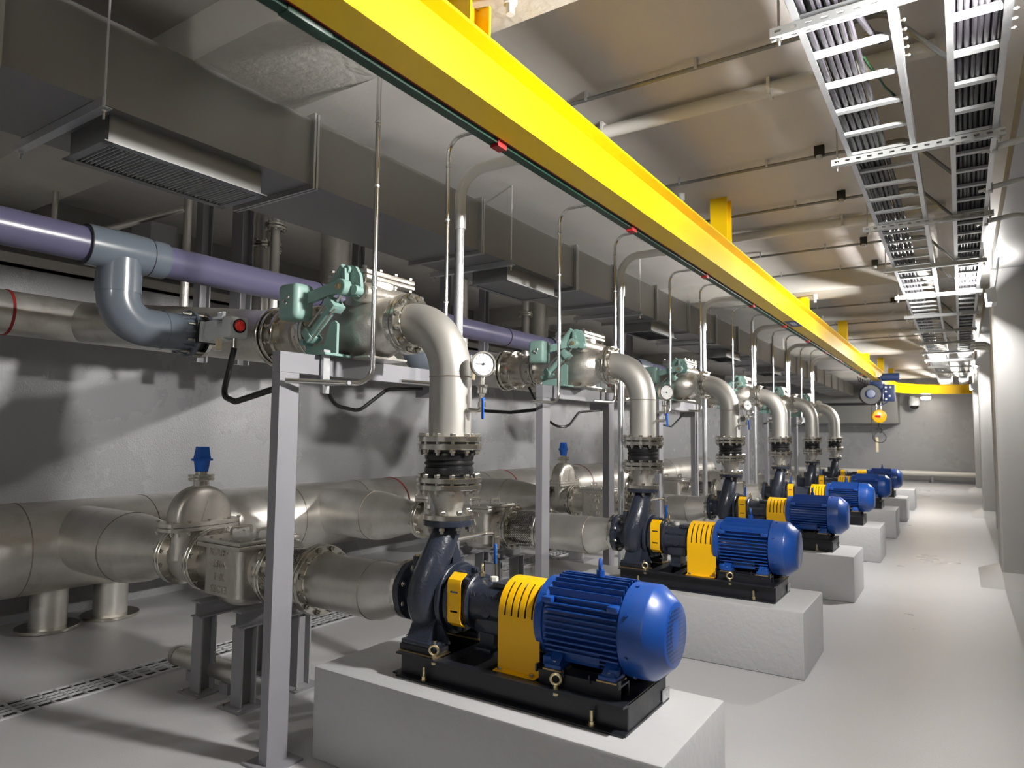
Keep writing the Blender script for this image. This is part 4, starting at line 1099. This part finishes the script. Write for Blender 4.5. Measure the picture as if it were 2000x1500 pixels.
for y in (-1.5, 2.29, 6.12, 9.95, 13.8, 17.3, 20.9, 24.2):
    zt = 3.5 if (1.9 < y < 2.53 or 9.5 < y < 10.1 or 17.1 < y < 17.7) else ZC
    m = MB(); h = .075
    m.prism([(bx - h, y - h), (bx + h, y - h), (bx + h, y - h + .012), (bx + .006, y - h + .012), (bx + .006, y + h - .012), (bx + h, y + h - .012), (bx + h, y + h), (bx - h, y + h), (bx - h, y + h - .012), (bx - .006, y + h - .012), (bx - .006, y - h + .012), (bx - h, y - h + .012)], 'z', bz1, zt)
    t.part('hanger_post', m, MT['beamy'])
m = MB(); m.box(bx - .06, bx + .075, 9.0, 9.5, bz0 - .002, bz0 - .0005); pl = t.part('name_plate', m, MT['sblue'], label='small blue name plate')
m = MB(); m.box(bx - .02, bx + .04, 9.12, 9.38, bz0 - .0035, bz0 - .002); t.part('plate_mark', m, MT['swhite'], pl)
# power rail on the left of the beam
t = Thing('conductor_rail', 'dark green conductor rail with red clips along the yellow beam', 'rail', (bx - .2, 5, 3.0))
rx = bx - .125
m = MB()
for k in range(3): pass
m.prism([(rx - .025, 3.035), (rx + .024, 3.035), (rx + .024, 3.044), (rx + .018, 3.047), (rx + .024, 3.051), (rx + .018, 3.055), (rx + .024, 3.06), (rx + .018, 3.07), (rx - .025, 3.07)], 'y', -3.5, 18.6); t.part('rail_body', m, MT['green'])
m = MB(); m.box(bx - hw - .016, bx - hw - .003, -3.5, 18.6, 3.055, 3.072); rr = t.part('red_strip', m, MT['redrail'])
cl = MB(); cl.box(-.02, .038, -.035, .035, .002, .022); cl.box(-.018, .03, -.02, .055, -.042, .005); me = cl.mesh('rail_clip', MT['redrail'])
for k in range(11): t.place('rail_clip', me, (rx, 1.05 + k * 1.65, 3.062))
m = MB(); m.box(rx - .028, rx + .028, 1.42, 1.62, 3.03, 3.08, .004); t.part('feed_box', m, MT['green'])
# hoist
hy = 19.7
t = Thing('chain_hoist', 'blue electric hoist with yellow hook block under the yellow beam', 'hoist', (bx, hy, 1.2))
m = MB(); m.cyl((bx - .30, hy, 2.70), (bx + .15, hy, 2.70), .19, 28, ch=.02); m.box(bx - .2, bx + .2, hy - .18, hy + .18, 2.83, 2.95, .02); t.part('drum_housing', m, MT['hoist'])
m = MB(); m.lathe([(0, 0), (0, .25), (.02, .27), (.06, .27), (.08, .24), (.08, 0)], (bx - .14, hy - .2, 2.68), (.3, -1, 0), 32); t.part('motor_cover', m, MT['ink'])
m = MB(); m.lathe([(0, .10), (.03, .12), (.05, .10), (.055, 0)], (bx - .12, hy - .275, 2.70), (.3, -1, 0), 24); t.part('end_cap', m, MT['hoist'])
m = MB(); m.box(bx + .16, bx + .42, hy - .2, hy - .1, 2.50, 2.93, .01); cp = t.part('control_box', m, MT['hoist'])
sc = MB().cyl((0, 0, 0), (0, 0, .012), .024, 12).mesh('screw', MT['swhite'])
for x, z in ((.22, 2.86), (.32, 2.86), (.22, 2.75), (.3, 2.64), (.22, 2.56)): t.place('screw', sc, (bx + x, hy - .2, z), (0, -1, 0), cp)
m = MB(); m.box(bx - .14, bx + .14, hy - .2, hy + .2, 2.93, 3.02, .01)
for s in (-1, 1):
    m.box(bx + s * .11 - .01, bx + s * .11 + .01, hy - .2, hy + .2, 2.98, 3.16)
    for q in (-.12, .12): m.cyl((bx + s * .10, hy + q, 3.10), (bx + s * .02, hy + q, 3.10), .035, 16)
t.part('trolley', m, MT['hoist'])
m = MB(); m.cyl((bx + .12, hy - .02, 3.13), (bx + .52, hy - .02, 3.13), .10, 20, ch=.02); t.part('trolley_motor', m, MT['hoist'])
m = MB(); m.cyl((bx - .02, hy, 2.18), (bx - .02, hy, 2.72), .008, 8); m.cyl((bx + .08, hy, 2.18), (bx + .08, hy, 2.72), .008, 8); t.part('chain', m, MT['galv'])
m = MB(); m.lathe([(-.07, 0), (-.07, .10), (-.05, .16), (-.02, .175), (.02, .175), (.05, .16), (.07, .10), (.07, 0)], (bx + .03, hy, 2.13), (.35, -1, 0), 30); hb = t.part('hook_block', m, MT['yellow'])
m = MB(); m.box(bx - .065, bx + .075, hy - .10, hy - .07, 2.10, 2.16, .012); t.part('block_label', m, MT['redk'], hb)
m = MB(); m.cyl((bx + .03, hy, 1.86), (bx + .03, hy, 1.98), .035, 14); m.torus((bx + .03, hy, 1.78), (.35, -1, 0), .06, .02, 20, 10, -1.5, 3.0); t.part('hook', m, MT['ink'])
m = MB(); m.torus((bx + .04, hy, 1.60), (.35, -1, 0), .14, .009, 28, 8); t.part('sling_ring', m, MT['cableb'])
m = MB(); m.tube([(bx - .13, hy, 2.6), (bx - .14, hy, 1.9), (bx - .12, hy, 1.55), (bx - .02, hy, 1.42)], .009, 8, .12, 5); t.part('pendant_cable', m, MT['cableb'])
m = MB(); m.box(bx - .06, bx, hy - .02, hy + .02, 1.22, 1.60, .012); t.part('pendant_switch', m, MT['tan'], label='cream pendant control')
m = MB(); m.tube([(bx + .25, hy - .1, 2.5), (bx + .05, hy - .15, 2.38)], .012, 8); t.part('guide_rod', m, MT['hoist'])
for k in range(4):
    m = MB(); y = hy - .6 - k * .45; m.tube([(bx - .22, y, 3.02), (bx - .2, y + .2, 2.86), (bx - .2, y + .42, 3.0)], .012, 8, .1, 4); t.part('festoon_loop', m, MT['cableb'])

# ---------------------------------------------------------------- cable ladders
TZ = 3.34
def ladder(name, x0, x1, lab):
    t = Thing('cable_ladder', lab, 'cable ladder', ((x0 + x1) / 2, 4, TZ), 'cable ladders under the ceiling')
    for x, s in ((x0, 1), (x1, -1)):
        m = MB(); pr = [(0, 0), (.028 * s, 0), (.028 * s, .003), (.003 * s, .003), (.003 * s, .087), (.02 * s, .087), (.02 * s, .09), (0, .09)]
        m.prism([(x + a, TZ + b) for a, b in pr], 'y', -3.5, 26.5); t.part('side_rail', m, MT['galv'])
    rg = MB(); w = x1 - x0 - .004
    rg.prism([(-.02, 0), (.02, 0), (.02, .018), (.013, .018), (.013, .004), (-.013, .004), (-.013, .018), (-.02, .018)], 'x', 0, w); me = rg.mesh('rung', MT['white'])
    for k in range(78): t.place('rung', me, (x0 + .002, 1.0 + .33 * k - .025, TZ + .006))
    if True:
        m = MB(); m.box(x0 - .006, x0 - .001, 2.55, 2.85, TZ + .01, TZ + .08); sp = t.part('splice_plate', m, MT['galv'])
        for k in range(4): t.place('bolt', BOLTS, (x0 - .004, 2.6 + .065 * k, TZ + .045), (1, 0, 0), sp)
        m = MB(); m.box(x1 + .001, x1 + .006, 3.2, 3.6, TZ + .01, TZ + .08); sp = t.part('splice_plate', m, MT['galv'])
        for k in range(5): t.place('bolt', BOLTS, (x1 + .004, 3.24 + .08 * k, TZ + .045), (1, 0, 0), sp)
    return t
ladder('a', -.535, -.17, 'left galvanised cable ladder with cables along its left half')
ladder('b', .0, .228, 'right galvanised cable ladder packed full of dark cables')
def long_cable(x, z, r, y1, lab, grp, w=.012):
    pts = []; ph = random.random() * 6; y = -3.5
    while y < y1:
        pts.append((x + w * math.sin(y * 1.1 + ph) * .5 + random.uniform(-.002, .002), y, z)); y += .55
    m = MB(); m.sweep(pts, [r] * len(pts), 9); single('power_cable', m, MT['cable'], lab, 'cable', (x, 4, z - r), grp)
for k in range(6): long_cable(-.492 + .031 * k, TZ + .024 + .0135 + .001, .0135, 22, 'dark cable lying side by side in the left cable ladder', 'cables in the left ladder')
for k in range(4): long_cable(-.48 + .034 * k, TZ + .024 + .0135 * 3, .0125, 20, 'dark cable in the upper layer of the left cable ladder', 'upper cables in the left ladder')
for k in range(8): long_cable(.028 + .0245 * k, TZ + .024 + .0125, .0112, 17.5, 'dark cable lying side by side in the right cable ladder', 'cables in the right ladder', .006)
for k in range(7): long_cable(.036 + .0255 * k, TZ + .024 + .036, .0112, 17.5, 'dark cable in the upper layer of the right cable ladder', 'upper cables in the right ladder', .008)
m = MB(); m.tube([(-.33, 2.4, TZ + .05), (-.31, 3.1, TZ + .045), (-.255, 3.36, TZ + .04), (-.22, 3.5, TZ + .12), (-.25, 3.62, TZ + .20), (-.33, 3.66, TZ + .26)], .014, 10, .08, 5)
single('power_cable', m, MT['cable'], 'single dark cable leaving the left ladder and curling upward', 'cable', (-.3, 3, TZ))
m = MB(); m.tube([(-.33, 3.5, TZ + .06), (-.27, 3.85, TZ + .05), (-.2, 4.05, TZ + .03), (-.19, 4.4, TZ + .035), (-.2, 6.3, TZ + .035)], .007, 8, .15, 6)
single('earth_cable', m, MT['cableg'], 'green earth cable curving to the right rail of the left ladder', 'cable', (-.25, 4, TZ))

# slotted struts hung on rods
sl = ['nearest slotted strut under the cable ladders, bright white', 'slotted strut under the cable ladders, second from the camera', 'slotted strut under the cable ladders, third from the camera', 'slotted strut under the cable ladders, fourth from the camera', 'slotted strut under the cable ladders, fifth from the camera', 'slotted strut under the cable ladders, sixth from the camera', 'slotted strut under the cable ladders, seventh from the camera', 'slotted strut under the cable ladders, eighth from the camera', 'slotted strut under the cable ladders, ninth from the camera', 'slotted strut under the cable ladders, tenth from the camera', 'slotted strut under the cable ladders, eleventh from the camera', 'slotted strut under the cable ladders, twelfth from the camera']
s0 = None
for i in range(12):
    y = 2.95 + 1.65 * i
    if s0 is None:
        s0 = Thing('slotted_strut', sl[0], 'strut', (-.18, y, TZ - .05), 'slotted struts under the cable ladders')
        m = MB(); xs = [-.63]; 
        x = -.61; sc_ = []
        while x < .24: xs += [x, x + .026]; sc_.append(len(xs) - 2); x += .0605
        xs.append(.262)
        zs = [(y - .021, TZ - .001), (y - .021, TZ - .014), (y - .021, TZ - .026), (y - .021, TZ - .041), (y + .0, TZ - .041), (y + .010, TZ - .041), (y + .021, TZ - .041), (y + .021, TZ - .001)]
        g = [[(x, q, z) for q, z in zs] for x in xs]
        m.sheet(g, {(i_, j) for i_ in sc_ for j in (1, 4)}, .0025)
        s0.part('channel', m, MT['white'])
        for x in (-.597, .238):
            m = MB(); m.cyl((x, y, TZ - .075), (x, y, ZC), .005, 8); r = s0.part('rod', m, MT['galv'])
            m = MB(); m.cyl((x, y, TZ - .06), (x, y, TZ - .045), .011, 6); s0.part('nut', m, MT['bolt'], r)
    else: dup(s0.e, 1.65 * i, sl[i])

# ceiling conduits along X with small detectors
for i, (y, lab) in enumerate(((3.70, 'first thin conduit crossing the ceiling, with printed pale underside'), (5.40, 'second thin conduit crossing the ceiling'), (6.5, 'third thin conduit crossing the ceiling, near the hanger post'), (8.15, 'fourth thin conduit crossing the ceiling'), (9.28, 'fifth thin conduit crossing the ceiling'), (11.95, 'sixth thin conduit crossing the ceiling'), (13.9, 'seventh thin conduit crossing the ceiling'), (16.2, 'eighth thin conduit crossing the ceiling'))):
    t = Thing('ceiling_conduit', lab, 'conduit', (-1, y, 3.69), 'thin conduits crossing the ceiling')
    zc = 3.70 if not (9.5 < y < 10.13) else 3.46
    m = MB(); m.tube([(-2.2, y, zc), (-.25, y, zc), (.02, y + .06, TZ + .06)], .0125, 10, .12, 5); t.part('pipe', m, MT['cconduit'])
    for x in (-1.9, -1.2, -.45):
        m = MB(); m.box(x - .008, x + .008, y - .018, y + .018, zc - .008, ZC); t.part('saddle', m, MT['galv'])
dl = ['small black sounder box on the second ceiling conduit', 'small black sounder box on the third ceiling conduit', 'small black sounder box on the fourth ceiling conduit', 'small black sounder box on the fifth ceiling conduit', 'small black sounder box on the sixth ceiling conduit']
d0 = None
for i, y in enumerate((5.36, 6.46, 8.11, 9.24, 11.9)):
    if d0 is None:
        d0 = Thing('detector_box', dl[0], 'detector', (-.81, y, 3.63), 'small boxes on the ceiling conduits')
        m = MB(); m.box(-.845, -.775, y - .05, y - .02, 3.665, ZC, .004); d0.part('box', m, MT['ink'])
        m = MB(); m.cyl((-.81, y - .045, 3.645), (-.81, y - .045, 3.67), .022, 14); d0.part('lens', m, MT['white'])
    else: dup(d0.e, y - 5.36, dl[i])
# white PVC pipes across the ceiling
for i, (y, lab) in enumerate(((4.16, 'nearest thick white pipe crossing the ceiling'), (7.20, 'second thick white pipe crossing the ceiling, beyond the hanger post'), (10.75, 'third thick white pipe crossing the ceiling'), (13.1, 'fourth thick white pipe crossing the ceiling'), (15.3, 'fifth thick white pipe crossing the ceiling'), (18.6, 'sixth thick white pipe crossing the ceiling'))):
    t = Thing('ceiling_pipe', lab, 'pipe', (-1, y, 3.65), 'thick white pipes crossing the ceiling')
    m = MB(); m.cyl((-2.4, y, 3.69), (-.05, y, 3.69), .045, 20); t.part('pipe_body', m, MT['pvcw'])
    for x in (-2.0, -.9):
        m = MB(); m.box(x - .01, x + .01, y - .05, y + .05, 3.645, ZC); t.part('saddle', m, MT['pvcw'])
# sprinkler-like nozzles
for x, y, lab in ((-1.56, 2.32, 'small white nozzle on the beam beside the nearest hanger post'), (-2.02, 5.78, 'small white nozzle left of the second hanger post'), (-1.58, 9.75, 'small white nozzle beside the third hanger post')):
    zt = 3.5 if (1.9 < y < 2.53 or 9.5 < y < 10.13) else ZC
    t = Thing('ceiling_nozzle', lab, 'nozzle', (x, y, zt - .1), 'small white ceiling nozzles')
    m = MB(); m.cyl((x, y, zt - .06), (x, y, zt), .03, 14); t.part('rose', m, MT['swhite'])
    m = MB(); m.cyl((x, y, zt - .105), (x, y, zt - .06), .018, 12); t.part('tip', m, MT['swhite'])
# white conduits from the right ladder to the right
for i, (y, lab) in enumerate(((4.95, 'nearest white flexible conduit leaving the right ladder'), (5.75, 'second white flexible conduit leaving the right ladder'), (6.65, 'third white flexible conduit leaving the right ladder'))):
    t = Thing('flexible_conduit', lab, 'conduit', (.3, y, TZ), 'white conduits leaving the right ladder')
    m = MB(); m.tube([(.21, y, TZ + .02), (.42, y, TZ + .05), (.7, y + .02, TZ - .04), (.9, y, TZ - .5)], .019, 14, .2, 6); t.part('pipe', m, MT['pvcw'])
    m = MB(); m.cyl((.155, y, TZ + .012), (.215, y, TZ + .02), .017, 14); m.cyl((.185, y, TZ + .016), (.20, y, TZ + .018), .026, 8); t.part('gland', m, MT['bolt'])
    m = MB(); m.box(.212, .24, y - .03, y + .03, TZ - .01, TZ + .055, .006); t.part('clamp', m, MT['white'])
for i, (y, lab) in enumerate(((15.0, 'white conduit bending from ladder down the right columns, upper'), (15.5, 'white conduit bending from ladder down the right columns, middle'), (16.0, 'white conduit bending from ladder down the right columns, lower'))):
    t = Thing('column_conduit', lab, 'conduit', (.4, y, 0), 'white conduits down the columns')
    x1 = .50 + .04 * i
    m = MB(); m.tube([(.2, y, TZ - .0), (x1, y, TZ - .0), (x1, y, 0)], .03, 12, .22, 6); t.part('pipe', m, MT['pvcw'])
    m = MB(); m.cyl((.2, y, TZ), (.27, y, TZ), .042, 12); t.part('gland', m, MT['bolt'])
# CCTV camera on the far wall
t = Thing('dome_camera', 'white dome camera hanging at the far end wall', 'camera', (-1.36, 28.2, 2.65))
m = MB(); m.box(-1.5, -1.35, 28.2, 28.7, 3.02, 3.08, .01); m.lathe([(0, 0), (0, .14), (-.12, .17), (-.26, .17), (-.28, .15), (-.28, 0)], (-1.36, 28.2, 3.02), (0, 0, 1), 24); t.part('housing', m, MT['swhite'])
m = MB(); m.lathe([(0, .14), (-.05, .135), (-.11, .09), (-.14, 0)], (-1.36, 28.2, 2.74), (0, 0, 1), 24); t.part('dome', m, MT['ink'])

# ---------------------------------------------------------------- lamps
def fill_tube_lamp(x, y, z, ln, lab, watt, ax='x'):
    """added fill light in the form of a batten with a bare luminous tube"""
    t = Thing('fill_tube_lamp', lab, 'lamp', (x, y, z), 'added fill tube lamps on the ceiling')
    r = .02; st_ = watt / (PI * 2 * PI * r * ln)
    d = V((ln / 2, 0, 0)) if ax == 'x' else V((0, ln / 2, 0)); c = V((x, y, z)); e = d.normalized() * .03
    m = MB(); q = d + e * 2
    m.box(x - max(q.x, .03), x + max(q.x, .03), y - max(q.y, .03), y + max(q.y, .03), ZC - .035, ZC - .001); t.part('housing', m, MT['white'])
    m = MB(); m.cyl(c - d, c + d, r, 14); t.part('fill_lamp_tube', m, emit('fill lamp tube', (1, .965, .92, 1), st_))
    for s_ in (-1, 1):
        m = MB(); p = c + (d + e) * s_; m.box(p.x - .03, p.x + .03, p.y - .025, p.y + .025, z - .025, ZC - .03); t.part('lamp_holder', m, MT['white'])
    return t
def flood_lamp(y, z, lab, watt, w=.26, h=.13, tilt=.08):
    """flood lamp whose glass faces the pumps across the aisle"""
    x = .31; t = Thing('flood_lamp', lab, 'lamp', (x, y, z), 'flood lamps along the aisle')
    d = V((-math.cos(tilt), 0, -math.sin(tilt))); u = V((0, 1, 0)); v = d.cross(u); c = V((x, y, z))
    def slab(a, b, ww, hh, m):
        m.add([c + d * q + u * (i * ww / 2) + v * (j * hh / 2) for q in (a, b) for i, j in ((-1, -1), (1, -1), (1, 1), (-1, 1))], [(0, 1, 2, 3), (7, 6, 5, 4), (0, 4, 5, 1), (1, 5, 6, 2), (2, 6, 7, 3), (3, 7, 4, 0)])
    m = MB(); slab(-.05, .0, w + .03, h + .03, m); t.part('housing', m, MT['white'])
    m = MB(); slab(.0, .018, w - .004, h, m); t.part('glass', m, emit('flood glass', (1, .965, .92, 1), watt / (PI * (w * h + .036 * w))))
    for s_ in (-1, 1):
        m = MB(); m.add([c + d * q + u * (s_ * (w / 2) + i * .004) + v * (j * (h / 2 + .01)) for q in (-.02, .04) for i, j in ((-1, -1), (1, -1), (1, 1), (-1, 1))], [(0, 1, 2, 3), (7, 6, 5, 4), (0, 4, 5, 1), (1, 5, 6, 2), (2, 6, 7, 3), (3, 7, 4, 0)]); t.part('end_cap', m, MT['white'])
    m = MB(); m.tube([(x + .03, y, z), (x + .04, y, z + .1), (x + .09, y, 3.56)], .012, 8, .05, 4); t.part('bracket', m, MT['galv'])
    return t
def round_lamp(x, y, z, lab, watt, r=.1, up=None):
    t = Thing('round_lamp', lab, 'lamp', (x, y, z), None)
    m = MB(); m.lathe([(0, 0), (0, r * 1.15), (.05, r * 1.15), (.06, 0)], (x, y, z), (0, 0, 1), 24); t.part('base', m, MT['white'])
    if up: m = MB(); m.cyl((x, y, z + .05), (x, y, up), .01, 8); t.part('stem', m, MT['galv'])
    m = MB(); m.lathe([(0, r), (-.03, r * .95), (-.06, r * .7), (-.075, 0)], (x, y, z), (0, 0, 1), 24); t.part('lens', m, emit('lamp lens', (1, .90, .76, 1), watt / (PI * PI * r * r * 1.6)))
    return t
LW = 300
flood_lamp(2.95, 3.14, 'flood lamp on the aisle side, level with the nearest pump', LW)
flood_lamp(8.9, 3.12, 'small flood lamp glowing beside the first right column', LW * 1.2)
flood_lamp(16.6, 3.12, 'small flood lamp beside the second right column', LW * 1.4)
flood_lamp(24.3, 3.12, 'small flood lamp beside the third right column', LW * 1.2)
flood_lamp(-5.6, 3.14, 'added fill flood lamp on the aisle side behind the camera', LW * .7)  # unseen lamp, added only as fill light
fill_tube_lamp(-.2, -2.0, 3.67, 1.1, 'added fill tube lamp on the ceiling behind the camera', 60)  # unseen lamp added to brighten the column faces and plinth fronts
round_lamp(-.96, 26.95, 2.96, 'round glowing lamp under the far bend of the yellow beam', 60, .14, 3.05)
w = bpy.data.worlds.new('World'); SC.world = w; w.use_nodes = True
w.node_tree.nodes['Background'].inputs[0].default_value = (.5, .5, .5, 1); w.node_tree.nodes['Background'].inputs[1].default_value = .05

# ---------------------------------------------------------------- camera
F = 1327.0; yaw, pitch, roll = 5.83502369e-01, 7.28426543e-02, 1.00126457e-02
cp, sp, cy, sy, cr, sr = math.cos(pitch), math.sin(pitch), math.cos(yaw), math.sin(yaw), math.cos(roll), math.sin(roll)
R0 = V((cy, sy, 0)); Fh = V((-sy, cy, 0)); Z = V((0, 0, 1))
fwd = Fh * cp + Z * sp; U0 = -Fh * sp + Z * cp
Rr = R0 * cr + U0 * sr; Up = -R0 * sr + U0 * cr
cam = bpy.data.cameras.new('Camera'); co = bpy.data.objects.new('Camera', cam); COL.objects.link(co)
M3 = Matrix((Rr, Up, -fwd)).transposed()
co.matrix_world = Matrix.Translation((0, 0, 1.6)) @ M3.to_4x4()
cam.sensor_width = 36; cam.sensor_fit = 'HORIZONTAL'; cam.lens = 36 * F / 2000; cam.clip_start = .05; cam.clip_end = 100
cam.dof.use_dof = True; cam.dof.focus_distance = 4.2; cam.dof.aperture_fstop = 2.6
SC.camera = co
SC.view_settings.view_transform = 'Standard'; SC.view_settings.look = 'None'; SC.view_settings.gamma = 1; SC.view_settings.use_curve_mapping = False
SC.view_settings.exposure = 0
SC.cycles.max_bounces = 8; SC.cycles.diffuse_bounces = 5; SC.cycles.glossy_bounces = 4
SC.cycles.use_denoising = True
SC.cycles.sample_clamp_indirect = 6
